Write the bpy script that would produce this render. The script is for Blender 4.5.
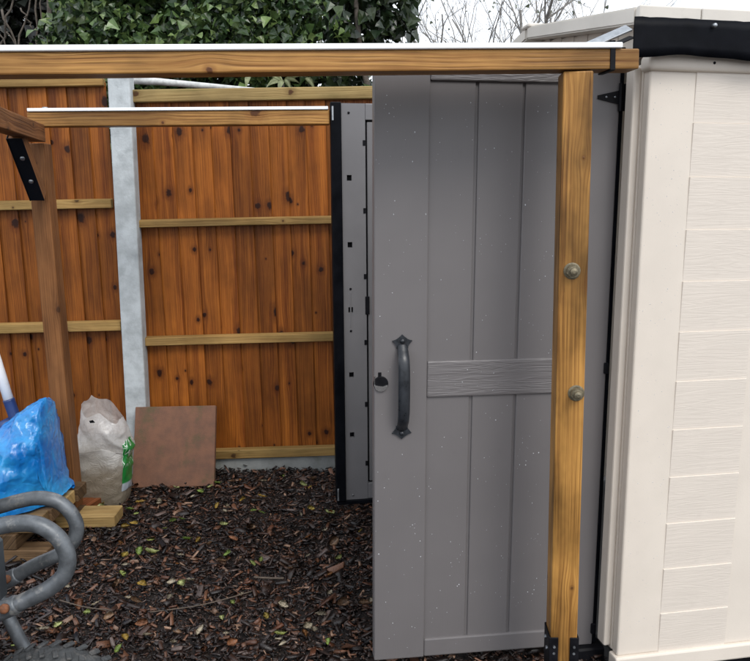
import bpy, bmesh, math, random
import numpy as np
from mathutils import Vector, Matrix, noise
R = math.radians
random.seed(7)
rng = np.random.default_rng(7)
scene = bpy.context.scene
for o in list(bpy.data.objects):
    bpy.data.objects.remove(o)
COL = scene.collection

# ------------------------------------------------------------------ camera, sky, sun, exposure
F, CX, CY, PITCH, CAMH = 760.0, 375.0, 330.5, R(9.45), 1.50
cam_d = bpy.data.cameras.new('camera'); cam = bpy.data.objects.new('camera', cam_d); COL.objects.link(cam)
cam.location = (0, 0, CAMH); cam.rotation_euler = (math.pi/2 - PITCH, 0, 0)
cam_d.sensor_fit = 'HORIZONTAL'; cam_d.sensor_width = 36.0; cam_d.lens = 36.0*F/750.0
cam_d.clip_start = 0.05; cam_d.clip_end = 500
scene.camera = cam
world = bpy.data.worlds.new('World'); scene.world = world; world.use_nodes = True
SUN_EL, SUN_AZ = R(48), R(150)          # azimuth measured clockwise from +Y
wn = world.node_tree.nodes; wl = world.node_tree.links
bg = wn['Background']
sky = wn.new('ShaderNodeTexSky'); sky.sky_type = 'NISHITA'; sky.sun_disc = False
sky.sun_elevation = SUN_EL; sky.sun_rotation = SUN_AZ; sky.dust_density = 3.0
ov = wn.new('ShaderNodeMix'); ov.data_type = 'RGBA'; ov.inputs[0].default_value = 0.90
wl.new(sky.outputs[0], ov.inputs[6]); ov.inputs[7].default_value = (7.6, 8.0, 8.6, 1)   # even cloud cover over the sky
wl.new(ov.outputs[2], bg.inputs[0]); bg.inputs[1].default_value = 0.12
sun_d = bpy.data.lights.new('sun', 'SUN'); sun_d.energy = 1.0; sun_d.angle = R(25); sun_d.color = (1, .96, .9)
sun = bpy.data.objects.new('sun', sun_d); COL.objects.link(sun)
sdir = Vector((math.sin(SUN_AZ)*math.cos(SUN_EL), math.cos(SUN_AZ)*math.cos(SUN_EL), math.sin(SUN_EL)))
sun.rotation_euler = sdir.to_track_quat('Z', 'Y').to_euler(); sun.location = (0, -5, 10)
scene.view_settings.view_transform = 'Standard'; scene.view_settings.look = 'None'
scene.view_settings.exposure = 0.72; scene.view_settings.gamma = 1.0
scene.render.engine = 'CYCLES'

# ------------------------------------------------------------------ pixel helpers (directions only; depth is chosen per thing)
def ray(x, y):
    u, v = (x-CX)/F, (CY-y)/F
    return Vector((u, math.cos(PITCH)+math.sin(PITCH)*v, -math.sin(PITCH)+math.cos(PITCH)*v))
def at(x, y, Y):
    d = ray(x, y); return Vector((0, 0, CAMH)) + d*(Y/d.y)
def onz(x, y, z):
    d = ray(x, y); return Vector((0, 0, CAMH)) + d*((z-CAMH)/d.z)

# ------------------------------------------------------------------ object helpers
WM = {}
def link(o, W=None, parent=None):
    W = W or Matrix.Identity(4)
    COL.objects.link(o)
    if parent is not None:
        o.parent = parent; o.matrix_basis = WM[parent.name].inverted() @ W
    else:
        o.matrix_basis = W
    WM[o.name] = W
    return o
def tag(o, label=None, cat=None, group=None, kind=None):
    if label: o['label'] = label
    if cat: o['category'] = cat
    if group: o['group'] = group
    if kind: o['kind'] = kind
    return o
def empty(name, W):
    o = bpy.data.objects.new(name, None); o.empty_display_size = .05
    return link(o, W)
def T(x, y=None, z=None):
    return Matrix.Translation(x if y is None else (x, y, z))
def RZ(a): return Matrix.Rotation(a, 4, 'Z')
def RX(a): return Matrix.Rotation(a, 4, 'X')
def RY(a): return Matrix.Rotation(a, 4, 'Y')
def mesh_of(bm, mat, smooth=False):
    bmesh.ops.recalc_face_normals(bm, faces=bm.faces)
    me = bpy.data.meshes.new('m'); bm.to_mesh(me); bm.free()
    if mat: me.materials.append(mat)
    if smooth:
        for p in me.polygons: p.use_smooth = True
    return me
def obj(name, me, W=None, parent=None):
    me.name = name
    return link(bpy.data.objects.new(name, me), W, parent)
def add_box(bm, c, s, bev=0.0, seg=1, M=None):
    r = bmesh.ops.create_cube(bm, size=1.0)
    vs = r['verts']
    for v in vs: v.co = Vector((v.co.x*s[0]+c[0], v.co.y*s[1]+c[1], v.co.z*s[2]+c[2]))
    if bev > 0:
        es = list({e for v in vs for e in v.link_edges})
        r = bmesh.ops.bevel(bm, geom=es, offset=bev, segments=seg, affect='EDGES', profile=.5)
        vs = list({v for f in r['faces'] for v in f.verts})
    if M is not None:
        for v in vs: v.co = M @ v.co
    return vs
def box_mesh(c, s, mat, bev=.0, seg=1, smooth=False):
    bm = bmesh.new(); add_box(bm, c, s, bev, seg); return mesh_of(bm, mat, smooth)
def add_tube(bm, pts, rad, n=10, cap=True):
    pts = [Vector(p) for p in pts]
    rads = rad if hasattr(rad, '__len__') else [rad]*len(pts)
    rings = []; up = None
    for i, p in enumerate(pts):
        t = (pts[min(i+1, len(pts)-1)] - pts[max(i-1, 0)]).normalized()
        if up is None: up = t.orthogonal().normalized()
        up = (up - t*up.dot(t)).normalized(); s = t.cross(up)
        rings.append([bm.verts.new(p + (up*math.cos(2*math.pi*k/n) + s*math.sin(2*math.pi*k/n))*rads[i]) for k in range(n)])
    for a, b in zip(rings, rings[1:]):
        for k in range(n): bm.faces.new((a[k], a[(k+1) % n], b[(k+1) % n], b[k]))
    if cap: bm.faces.new(rings[0][::-1]); bm.faces.new(rings[-1])
def tube_mesh(pts, rad, mat, n=10, smooth=True):
    bm = bmesh.new(); add_tube(bm, pts, rad, n); return mesh_of(bm, mat, smooth)
def smooth_path(pts, sub=5):
    pts = [Vector(p) for p in pts]; out = []
    for i in range(len(pts)-1):
        p0, p1, p2, p3 = pts[max(i-1, 0)], pts[i], pts[i+1], pts[min(i+2, len(pts)-1)]
        for k in range(sub):
            t = k/sub
            out.append(.5*((2*p1)+(p2-p0)*t+(2*p0-5*p1+4*p2-p3)*t*t+(3*p1-p0-3*p2+p3)*t**3))
    out.append(pts[-1]); return out
def add_lathe(bm, prof, n=16, M=None):
    rings = []
    for r, z in prof:
        ring = [Vector((r*math.cos(2*math.pi*k/n), r*math.sin(2*math.pi*k/n), z)) for k in range(n)]
        rings.append([bm.verts.new((M @ p) if M is not None else p) for p in ring])
    for a, b in zip(rings, rings[1:]):
        for k in range(n): bm.faces.new((a[k], a[(k+1) % n], b[(k+1) % n], b[k]))
    bm.faces.new(rings[0][::-1]); bm.faces.new(rings[-1])
def add_prism(bm, poly, y0, y1, M=None):
    a = [Vector((x, y0, z)) for x, z in poly]; b = [Vector((x, y1, z)) for x, z in poly]
    if M is not None: a = [M @ p for p in a]; b = [M @ p for p in b]
    a = [bm.verts.new(p) for p in a]; b = [bm.verts.new(p) for p in b]; n = len(poly)
    bm.faces.new(a); bm.faces.new(b[::-1])
    for k in range(n): bm.faces.new((a[k], b[k], b[(k+1) % n], a[(k+1) % n]))
def raw_mesh(verts, faces, mat, cols=None, smooth=False):
    me = bpy.data.meshes.new('m'); me.from_pydata(verts, [], faces)
    if mat: me.materials.append(mat)
    if cols is not None:
        at_ = me.color_attributes.new('Col', 'FLOAT_COLOR', 'POINT')
        at_.data.foreach_set('color', np.asarray(cols, dtype=np.float32).ravel())
    if smooth: me.polygons.foreach_set('use_smooth', [True]*len(me.polygons))
    return me
def frame_along(p0, p1):
    """matrix with local X along p0->p1, Z as upright as possible"""
    x = (p1-p0).normalized(); up = Vector((0, 0, 1))
    if abs(x.z) > .9: up = Vector((0, -1, 0))
    y = up.cross(x).normalized(); z = x.cross(y)
    M = Matrix((x, y, z)).transposed().to_4x4(); M.translation = p0
    return M

# ------------------------------------------------------------------ materials
def new_mat(name):
    m = bpy.data.materials.new(name); m.use_nodes = True
    return m, m.node_tree.nodes, m.node_tree.links, m.node_tree.nodes['Principled BSDF']
class G:
    """tiny node graph helper"""
    def __init__(s, n, l): s.n = n; s.l = l
    def node(s, t, **kw):
        x = s.n.new(t)
        for k, v in kw.items(): setattr(x, k, v)
        return x
    def put(s, sock, v):
        if hasattr(v, 'is_output'): s.l.new(v, sock)
        else: sock.default_value = v
    def math(s, op, a, b=0.0, c=0.0, clamp=False):
        x = s.node('ShaderNodeMath', operation=op, use_clamp=clamp)
        s.put(x.inputs[0], a); s.put(x.inputs[1], b); s.put(x.inputs[2], c); return x.outputs[0]
    def vmath(s, op, a, b):
        x = s.node('ShaderNodeVectorMath', operation=op); s.put(x.inputs[0], a); s.put(x.inputs[1], b); return x.outputs[0]
    def noise(s, vec, scale, detail=4, rough=.55, dist=0.0):
        x = s.node('ShaderNodeTexNoise'); s.put(x.inputs['Vector'], vec)
        x.inputs['Scale'].default_value = scale; x.inputs['Detail'].default_value = detail
        x.inputs['Roughness'].default_value = rough; x.inputs['Distortion'].default_value = dist
        return x.outputs[0]
    def ramp(s, f, stops):
        x = s.node('ShaderNodeValToRGB'); s.put(x.inputs[0], f); e = x.color_ramp.elements
        while len(e) < len(stops): e.new(.5)
        for i, (p, c) in enumerate(stops):
            e[i].position = p; e[i].color = (*c, 1) if len(c) == 3 else c
        return x.outputs[0]
    def mr(s, v, a, b, c=0., d=1.):
        x = s.node('ShaderNodeMapRange', interpolation_type='SMOOTHSTEP'); s.put(x.inputs[0], v)
        for i, k in enumerate((a, b, c, d)): x.inputs[1+i].default_value = k
        return x.outputs[0]
    def mix(s, f, a, b, mode='MIX'):
        x = s.node('ShaderNodeMix', data_type='RGBA', blend_type=mode); s.put(x.inputs[0], f)
        for sock, v in ((x.inputs[6], a), (x.inputs[7], b)):
            s.put(sock, v if hasattr(v, 'is_output') else ((*v, 1) if len(v) == 3 else v))
        return x.outputs[2]
    def bump(s, h, strength, dist=.002):
        x = s.node('ShaderNodeBump'); s.put(x.inputs['Height'], h)
        x.inputs['Strength'].default_value = strength; x.inputs['Distance'].default_value = dist; return x.outputs[0]

def wood(name, dark, light, axis='x', knot=(.05, .018, .008), rough=.55, whorl=.36, kper=.075, kr=.011, keep=.5, green=0.0, varied=.25, lines=.35, blot=.66):
    """straight-grained softwood: streaks along the length, growth lines that part round the knots, knots in loose rows"""
    m, n, l, b = new_mat(name); g = G(n, l)
    tc = g.node('ShaderNodeTexCoord').outputs['Object']
    sep = g.node('ShaderNodeSeparateXYZ'); l.new(tc, sep.inputs[0]); X, Y, Z = sep.outputs
    if axis == 'z': X, Y, Z = Z, X, Y
    oi = g.node('ShaderNodeObjectInfo').outputs['Random']
    def comb(a, b_, c):
        x = g.node('ShaderNodeCombineXYZ'); g.put(x.inputs[0], a); g.put(x.inputs[1], b_); g.put(x.inputs[2], c); return x.outputs[0]
    W_ = g.math('ADD', g.math('ADD', Y, g.math('MULTIPLY', Z, .83)), g.math('MULTIPLY', oi, 17.3))
    X = g.math('ADD', X, g.math('MULTIPLY', g.math('SUBTRACT', g.math('FRACT', g.math('MULTIPLY', oi, 7.7)), .5), .10 if axis == 'z' else 9.0))
    base = comb(X, W_, Z)
    vo = g.node('ShaderNodeTexVoronoi', voronoi_dimensions='2D'); vo.inputs['Scale'].default_value = 1.0
    vo.inputs['Randomness'].default_value = .8
    l.new(comb(g.math('DIVIDE', X, whorl), g.math('DIVIDE', W_, kper), 0.0), vo.inputs['Vector'])
    ps = g.node('ShaderNodeSeparateXYZ'); l.new(vo.outputs['Position'], ps.inputs[0])
    dx = g.math('SUBTRACT', X, g.math('MULTIPLY', ps.outputs[0], whorl)); dy = g.math('SUBTRACT', W_, g.math('MULTIPLY', ps.outputs[1], kper))
    cs = g.node('ShaderNodeSeparateColor'); l.new(vo.outputs['Color'], cs.inputs[0])
    on = g.math('LESS_THAN', cs.outputs[0], keep)
    rad = g.math('MULTIPLY', g.math('ADD', .28, g.math('MULTIPLY', g.math('POWER', cs.outputs[1], 1.6), 1.35)), kr)
    nz = g.math('MULTIPLY', g.math('SUBTRACT', g.noise(base, 45, 3), .5), 1.25)
    ex = g.math('POWER', g.math('DIVIDE', dx, g.math('MULTIPLY', rad, 1.25)), 2.0); ey = g.math('POWER', g.math('DIVIDE', dy, rad), 2.0)
    d = g.math('ADD', g.math('SQRT', g.math('ADD', ex, ey)), nz)
    kc = g.math('MULTIPLY', g.mr(d, .55, 1.05, 1, 0), on); ring = g.math('MULTIPLY', g.mr(d, .9, 2.6, 1, 0), on)
    gx = g.math('POWER', g.math('DIVIDE', dx, .055), 2.0); gy = g.math('POWER', g.math('DIVIDE', dy, .022), 2.0)
    fall = g.math('MULTIPLY', g.math('POWER', 2.718, g.math('MULTIPLY', g.math('ADD', gx, gy), -1.0)), on)
    drift = g.math('MULTIPLY', g.math('SUBTRACT', g.noise(comb(g.math('MULTIPLY', X, 1.3), g.math('MULTIPLY', W_, 3), 0.0), 1, 2), .5), .035)
    Yw = g.math('ADD', g.math('SUBTRACT', W_, g.math('MULTIPLY', g.math('MULTIPLY', dy, fall), .85)), drift)
    streak = g.noise(comb(g.math('MULTIPLY', X, 2.2), g.math('MULTIPLY', Yw, 130), 0.0), 1, 5, .65)
    broad = g.noise(comb(g.math('MULTIPLY', X, .8), g.math('MULTIPLY', Yw, 24), 0.0), 1, 3, .5)
    gl = g.math('SINE', g.math('ADD', g.math('MULTIPLY', Yw, 620), g.math('MULTIPLY', broad, 14)))
    gl = g.math('MULTIPLY', g.mr(gl, .1, 1.0), g.mr(g.noise(comb(g.math('MULTIPLY', X, 3), g.math('MULTIPLY', Yw, 14), 1.0), 1, 2), .38, .62))
    mixv = g.math('ADD', g.math('MULTIPLY', streak, .55), g.math('MULTIPLY', broad, .45))
    col = g.mix(g.mr(mixv, .30, .66), dark, light)
    col = g.mix(g.math('MULTIPLY', gl, lines), col, tuple(a*.55 for a in dark))
    blot_lo = blot
    blot = g.mr(g.noise(comb(g.math('MULTIPLY', X, 2.6), g.math('MULTIPLY', W_, 5), g.math('MULTIPLY', oi, 5)), 1, 4, .6), .3, .72, blot_lo, 1.12)
    bl = g.math('MULTIPLY', blot, g.math('ADD', 1-varied/2, g.math('MULTIPLY', oi, varied)))
    cb = g.node('ShaderNodeCombineColor')
    for i in range(3): l.new(bl, cb.inputs[i])
    col = g.mix(1.0, col, cb.outputs[0], 'MULTIPLY')
    col = g.mix(g.math('MULTIPLY', ring, .55), col, tuple(.7*a+.3*c for a, c in zip(dark, knot)))
    col = g.mix(kc, col, knot)
    if green:
        gr = g.mr(g.noise(comb(g.math('MULTIPLY', X, 1.2), g.math('MULTIPLY', W_, 12), 0.0), 1, 4), .45, .72, 0, green)
        col = g.mix(gr, col, (.12, .125, .035))
    l.new(col, b.inputs['Base Color'])
    b.inputs['Specular IOR Level'].default_value = .22
    l.new(g.mr(streak, .3, .7, rough+.1, rough-.1), b.inputs['Roughness'])
    l.new(g.bump(g.math('SUBTRACT', g.math('ADD', mixv, g.math('MULTIPLY', kc, .4)), g.math('MULTIPLY', gl, .35)), .6, .0025), b.inputs['Normal'])
    return m

def plain(name, col, rough=.5, metal=0.0, var=.12, nscale=18, bump=0.15, bdist=.001, bscale=120, spots=None, spec=.5):
    m, n, l, b = new_mat(name); g = G(n, l)
    tc = g.node('ShaderNodeTexCoord').outputs['Object']
    f = g.noise(tc, nscale, 5, .6)
    c = g.mix(g.mr(f, .3, .7), tuple(a*(1-var) for a in col), tuple(min(1, a*(1+var)) for a in col))
    if spots:
        sc, sp, lo, hi, am = spots
        c = g.mix(g.mr(g.noise(tc, sc, 4, .65), lo, hi, 0, am), c, sp)
    l.new(c, b.inputs['Base Color'])
    b.inputs['Roughness'].default_value = rough; b.inputs['Metallic'].default_value = metal
    b.inputs['Specular IOR Level'].default_value = spec
    rr = g.mr(f, .25, .75, max(.05, rough-.08), min(1, rough+.1)); l.new(rr, b.inputs['Roughness'])
    if bump: l.new(g.bump(g.noise(tc, bscale, 3), bump, bdist), b.inputs['Normal'])
    return m

def grain_plastic(name, col, rough, axis, strength, dist=.0016):
    """moulded plastic with an embossed wood grain running along `axis`"""
    m, n, l, b = new_mat(name); g = G(n, l)
    tc = g.node('ShaderNodeTexCoord').outputs['Object']
    oi = g.node('ShaderNodeObjectInfo').outputs['Random']
    mp = g.node('ShaderNodeMapping'); l.new(tc, mp.inputs[0])
    k = {'x': (3.2, 40, 46), 'z': (60, 40, 3.2)}[axis]
    mp.inputs['Scale'].default_value = k
    cm = g.node('ShaderNodeCombineXYZ'); l.new(g.math('MULTIPLY', oi, 40), cm.inputs[0]); l.new(g.math('MULTIPLY', oi, 23), cm.inputs[2])
    v = g.vmath('ADD', mp.outputs[0], cm.outputs[0])
    f = g.noise(v, 1.0, 3, .55, .9)
    st = g.math('ADD', g.math('MULTIPLY', g.math('SINE', g.math('MULTIPLY', f, 34)), .5), g.math('MULTIPLY', g.noise(v, 2.2, 3), .9))
    blot = g.noise(tc, 3.0, 3)
    c = g.mix(g.mr(blot, .3, .7), tuple(a*.95 for a in col), tuple(min(1, a*1.03) for a in col))
    dirt = g.mr(g.noise(tc, 14, 5, .7), .58, .8, 0, .22)
    c = g.mix(dirt, c, tuple(a*.72 for a in col))
    l.new(c, b.inputs['Base Color']); b.inputs['Roughness'].default_value = rough
    l.new(g.bump(st, strength, dist), b.inputs['Normal'])
    return m

def vcol_mat(name, rough, spec=.5, bump=.4, bscale=160, trans=0.0):
    m, n, l, b = new_mat(name); g = G(n, l)
    a = g.node('ShaderNodeAttribute', attribute_name='Col').outputs['Color']
    tc = g.node('ShaderNodeTexCoord').outputs['Object']
    f = g.noise(tc, bscale, 3)
    l.new(g.mix(g.mr(f, .3, .75), g.mix(.35, a, (0, 0, 0)), a), b.inputs['Base Color'])
    b.inputs['Roughness'].default_value = rough; b.inputs['Specular IOR Level'].default_value = spec
    if trans:
        b.inputs['Subsurface Weight'].default_value = 0.0
        tr = g.node('ShaderNodeBsdfTranslucent'); l.new(a, tr.inputs[0])
        mx = g.node('ShaderNodeMixShader'); mx.inputs[0].default_value = trans
        l.new(b.outputs[0], mx.inputs[1]); l.new(tr.outputs[0], mx.inputs[2])
        l.new(mx.outputs[0], n['Material Output'].inputs[0])
    if bump: l.new(g.bump(f, bump, .002), b.inputs['Normal'])
    return m

M_BOARD = wood('stained_fence_board', (.110, .025, .0035), (.360, .115, .017), 'z', (.024, .006, .002), rough=.5, whorl=.34, kper=.07, kr=.0165, keep=.46, varied=.55, lines=.3)
M_RAIL = wood('pale_fence_rail', (.20, .105, .030), (.42, .265, .095), 'x', (.06, .025, .01), rough=.6, green=.22, lines=.2, keep=.3)
M_CAP = wood('greenish_cap_rail', (.20, .130, .045), (.42, .30, .125), 'x', (.07, .03, .01), rough=.6, green=.7, lines=.2, keep=.3)
M_BEAM = wood('treated_beam', (.24, .095, .024), (.60, .325, .100), 'x', (.10, .038, .014), rough=.45, whorl=.42, kper=.06, kr=.014, keep=.55, lines=.65, blot=.5)
M_POST = wood('treated_post', (.15, .058, .013), (.52, .268, .072), 'x', (.12, .05, .016), rough=.42, whorl=.30, kper=.08, kr=.012, keep=.6, lines=.5, blot=.34)
M_SHADEWOOD = wood('shaded_frame_wood', (.115, .042, .013), (.28, .120, .042), 'x', (.06, .025, .01), rough=.6, keep=.3)  # frame timber in a darker brown that holds its shade
M_OFFCUT = wood('pale_offcut_wood', (.30, .18, .06), (.58, .40, .17), 'x', (.12, .05, .02), rough=.6, keep=.3)
M_OFFDARK = wood('weathered_offcut_wood', (.06, .035, .018), (.20, .12, .06), 'x', rough=.65, keep=.4)
M_OFFMID = wood('tan_offcut_wood', (.10, .060, .026), (.30, .19, .085), 'x', rough=.65, keep=.4)
M_REDOFF = wood('red_brown_offcut', (.10, .028, .010), (.26, .085, .030), 'x', rough=.5, keep=.3)
M_CONC = plain('concrete', (.45, .485, .50), .85, var=.2, nscale=9, bump=.5, bdist=.003, bscale=90, spots=(7, (.22, .24, .25), .52, .75, .6))
M_GRAVEL = plain('gravel_board_concrete', (.27, .28, .27), .85, var=.18, nscale=7, bump=.5, bdist=.003, bscale=90, spots=(9, (.12, .12, .09), .5, .75, .6))
M_BEIGE = plain('beige_plastic', (.70, .63, .548), .45, var=.03, nscale=5, bump=.12, bdist=.0012, bscale=160, spots=(30, (.50, .45, .39), .62, .8, .25))
M_BEIGEGRAIN = grain_plastic('beige_grained_plastic', (.70, .63, .552), .45, 'x', .17, .0014)
M_GREY = grain_plastic('grey_plastic', (.153, .142, .142), .42, 'z', .05, .0008)
M_GREYRAIL = grain_plastic('grey_grained_plastic', (.153, .142, .142), .42, 'x', .45, .0016)
M_GREYIN = plain('grey_plastic_inside', (.17, .165, .17), .45, var=.06, nscale=4, bump=.08)
M_ROOF = plain('roof_plastic', (.62, .58, .52), .5, var=.05, nscale=6, spots=(10, (.36, .36, .30), .55, .8, .5))
M_BLACK = plain('black_rubber', (.0045, .005, .007), .42, spec=.06, var=.3, nscale=12, bump=.3, bdist=.004, bscale=18)
M_IRON = plain('black_iron', (.020, .023, .028), .32, var=.3, nscale=40, bump=.25, bscale=220)
M_STEELBLK = plain('black_steel', (.007, .007, .009), .5, spec=.12, var=.3, nscale=30)
M_CHROME = plain('chrome', (.75, .75, .75), .15, metal=1.0, var=.05, bump=0)
M_GALV = plain('galvanised_steel', (.36, .38, .40), .5, metal=1.0, var=.15, nscale=60)
M_BRASS = plain('tarnished_brass', (.17, .145, .095), .5, metal=.5, var=.3, nscale=90, bump=.3, bscale=300)
M_WHITE = plain('white_upvc', (.86, .87, .88), .3, var=.02, bump=0)
M_SLAB = plain('terracotta_slab', (.158, .074, .043), .75, var=.22, nscale=14, bump=.5, bdist=.002, bscale=180, spots=(5, (.07, .062, .025), .50, .68, .8))
M_TUBE = plain('scuffed_grey_tube', (.115, .125, .135), .42, metal=.35, var=.3, nscale=30, bump=.3, bscale=140, spots=(26, (.30, .29, .27), .55, .72, .7))
M_TRAY = plain('dark_tray', (.05, .058, .065), .5, var=.25, nscale=14)
M_TYRE = plain('tyre_rubber', (.045, .048, .05), .8, var=.35, nscale=60, bump=.6, bdist=.004, bscale=90, spots=(40, (.14, .13, .12), .5, .7, .6))
M_RUST = plain('rusty_bolt', (.16, .06, .025), .8, var=.4, nscale=120, bump=.5, bscale=300)
M_NAVY = plain('navy_plastic', (.02, .045, .15), .4, var=.1)
M_FLOOR = plain('shed_floor', (.06, .06, .06), .6)
def water_mat():
    m, n, l, b = new_mat('rain_drop'); b.inputs['Base Color'].default_value = (.95, .97, 1, 1)
    b.inputs['Roughness'].default_value = .05; b.inputs['IOR'].default_value = 1.33; b.inputs['Transmission Weight'].default_value = .55
    return m
M_DROP = water_mat()

# ------------------------------------------------------------------ ground
def soil_h(x, y): return .012*noise.noise(Vector((x*2.1, y*2.1, 0))) + .008*noise.noise(Vector((x*7, y*7, 3)))
def ground():
    xs = [-60, -30, -12, -6, -3.2] + list(np.linspace(-2.6, 2.6, 66)) + [3.2, 6, 12, 30, 60]
    ys = [-40, -15, -5, -1] + list(np.linspace(0, 5, 64)) + [6, 8, 12, 20, 40, 80]
    vs = [(x, y, soil_h(x, y)-.006) for y in ys for x in xs]; nx = len(xs)
    fs = [(j*nx+i, j*nx+i+1, (j+1)*nx+i+1, (j+1)*nx+i) for j in range(len(ys)-1) for i in range(nx-1)]
    m, n, l, b = new_mat('dark_soil'); g = G(n, l)
    tc = g.node('ShaderNodeTexCoord').outputs['Object']
    f = g.noise(tc, 45, 6, .7); f2 = g.noise(tc, 4, 3)
    c = g.ramp(f, [(.3, (.006, .004, .004)), (.5, (.018, .012, .010)), (.62, (.04, .024, .016)), (.75, (.07, .045, .03))])
    c = g.mix(g.mr(f2, .35, .7, .0, .5), c, (.008, .006, .006)); l.new(c, b.inputs['Base Color'])
    b.inputs['Roughness'].default_value = .7; l.new(g.bump(f, 1, .012), b.inputs['Normal'])
    o = obj('ground', raw_mesh(vs, fs, m, smooth=True)); tag(o, 'dark damp soil under the bark mulch', None, kind='structure')
ground()

def chips(n, x0, x1, y0, y1, smin, smax, zoff, seed, pale=.0):
    r = np.random.default_rng(seed)
    P = np.stack([r.uniform(x0, x1, n), r.uniform(y0, y1, n)], 1)
    L = smin*(smax/smin)**(r.random(n)**1.6); Wd = L*r.uniform(.14, .5, n); H = np.clip(L*r.uniform(.06, .2, n), .001, .006)
    yaw = r.uniform(0, 2*np.pi, n); pit = r.normal(0, .33, n); rol = r.normal(0, .45, n)
    base = np.array([[-1, -.7, -1], [1, -1, -1], [.8, 1, -1], [-1, .8, -1], [-.9, -.6, 1], [.9, -.8, 1], [.7, .8, 1], [-.8, .9, 1]], float)*.5
    V = base[None]*np.stack([L, Wd, H], 1)[:, None, :]*(1+r.normal(0, .12, (n, 8, 3)))
    V[:, :, 2] += (V[:, :, 0]**2)[:, :]*r.normal(0, 6, n)[:, None]
    def rot(V, a, i, j):
        c, s = np.cos(a)[:, None], np.sin(a)[:, None]; x, y = V[:, :, i].copy(), V[:, :, j].copy()
        V[:, :, i] = c*x-s*y; V[:, :, j] = s*x+c*y
    rot(V, rol, 1, 2); rot(V, pit, 0, 2); rot(V, yaw, 0, 1)
    z = np.array([soil_h(a, b) for a, b in P]) + r.uniform(-.002, zoff, n)
    V[:, :, 0] += P[:, 0:1]; V[:, :, 1] += P[:, 1:2]; V[:, :, 2] += z[:, None]
    pal = np.array([(.008, .006, .006), (.014, .010, .009), (.026, .016, .012), (.045, .026, .018), (.030, .026, .026), (.095, .043, .022), (.15, .085, .052), (.11, .098, .092), (.28, .21, .15)])
    w = np.array([.20, .21, .18, .14, .08, .075, .06, .035, .018]); w[6:] *= 1+pale; w /= w.sum()
    ci = r.choice(len(pal), n, p=w); C = pal[ci]*r.uniform(.55, 1.2, (n, 1))*np.array([1.22, .98, .9])
    cols = np.ones((n, 8, 4)); cols[:, :, :3] = C[:, None]
    q = np.array([[0, 3, 2, 1], [4, 5, 6, 7], [0, 1, 5, 4], [1, 2, 6, 5], [2, 3, 7, 6], [3, 0, 4, 7]])
    Fc = (q[None]+(np.arange(n)*8)[:, None, None]).reshape(-1, 4)
    return V.reshape(-1, 3), Fc, cols.reshape(-1, 4)
def mulch():
    A = [chips(60000, -2.1, .95, 1.75, 4.2, .007, .032, .016, 1), chips(9000, -2.1, .95, 1.75, 4.2, .026, .055, .024, 2, 1.4),
         chips(1100, -2.1, .95, 1.75, 4.2, .05, .085, .027, 3, 1.0), chips(7000, -3.4, 1.4, .4, 4.2, .012, .05, .012, 4)]
    V, Fc, Cc, off = [], [], [], 0
    for v, f, c in A: V.append(v); Fc.append(f+off); Cc.append(c); off += len(v)
    V = np.concatenate(V); Fc = np.concatenate(Fc); Cc = np.concatenate(Cc)
    me = bpy.data.meshes.new('bark_mulch'); me.vertices.add(len(V)); me.vertices.foreach_set('co', V.astype(np.float32).ravel())
    me.loops.add(len(Fc)*4); me.loops.foreach_set('vertex_index', Fc.astype(np.int32).ravel())
    me.polygons.add(len(Fc)); me.polygons.foreach_set('loop_start', np.arange(0, len(Fc)*4, 4, dtype=np.int32)); me.update()
    ca = me.color_attributes.new('Col', 'FLOAT_COLOR', 'POINT'); ca.data.foreach_set('color', Cc.astype(np.float32).ravel())
    me.materials.append(vcol_mat('wet_bark', .36, .5, .8, 260))
    tag(link(bpy.data.objects.new('bark_mulch', me)), 'dark wet bark chippings spread over the ground', 'mulch', kind='stuff')
mulch()

# ------------------------------------------------------------------ fence
FO = Vector((at(130, 240, 4.10).x, 4.10, 0)); FYAW = R(2.2)
FM = T(FO) @ RZ(FYAW)
def fence_panel(label, x0, x1, tilt, zb, zt, rails, cap, capmat, rseed):
    """x0..x1 along the fence; boards stand on the far side of the rails"""
    rr = random.Random(rseed)
    xm = x0 if abs(x0) < abs(x1) else x1
    PM = FM @ T(xm, 0, 0) @ RY(-tilt)
    root = empty('wooden_fence', PM @ T(0, .03, zb)); tag(root, label, 'fence', 'close-board fence panels')
    h = zt-zb; meshes = []
    for k in range(3):
        bm = bmesh.new()
        add_prism(bm, [(-.058, 0), (.058, 0), (.058, h), (-.058, h)], 0, .009)
        for v in bm.verts:
            if v.co.x > 0 and v.co.y > .005: v.co.y = .005
        bmesh.ops.bevel(bm, geom=list(bm.edges), offset=.0015, segments=1, affect='EDGES')
        meshes.append(mesh_of(bm, M_BOARD))
    x = x0-xm+.05; i = 0
    while x < x1-xm-.02:
        w = rr.uniform(.094, .110)
        W = PM @ T(x, .034+rr.uniform(-.001, .001), zb) @ RZ(R(-6.5+rr.uniform(-.8, .8))) @ Matrix.Diagonal((w/.104, 1, 1, 1))
        obj('board', meshes[i % 3], W, root); x += w; i += 1
    for (z0, z1) in rails:
        hh = z1-z0
        me = box_mesh(((x1-x0)/2, 0, 0), (x1-x0-.01, .036, hh), M_RAIL, .003)
        bm = bmesh.new(); bm.from_mesh(me)
        for v in bm.verts:                          # arris rail: weathered top falls to the front
            if v.co.z > 0 and v.co.y < 0: v.co.z -= .006
        bm.to_mesh(me); bm.free()
        obj('rail', me, PM @ T(x0-xm, .005, (z0+z1)/2), root)
    z0, z1, th = cap
    obj('cap_rail', box_mesh(((x1-x0)/2, 0, 0), (x1-x0-.008, th, z1-z0), capmat, .004), PM @ T(x0-xm, .022, (z0+z1)/2), root)
    return root
def zf(x, y): return at(x, y, 4.14).z
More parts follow.
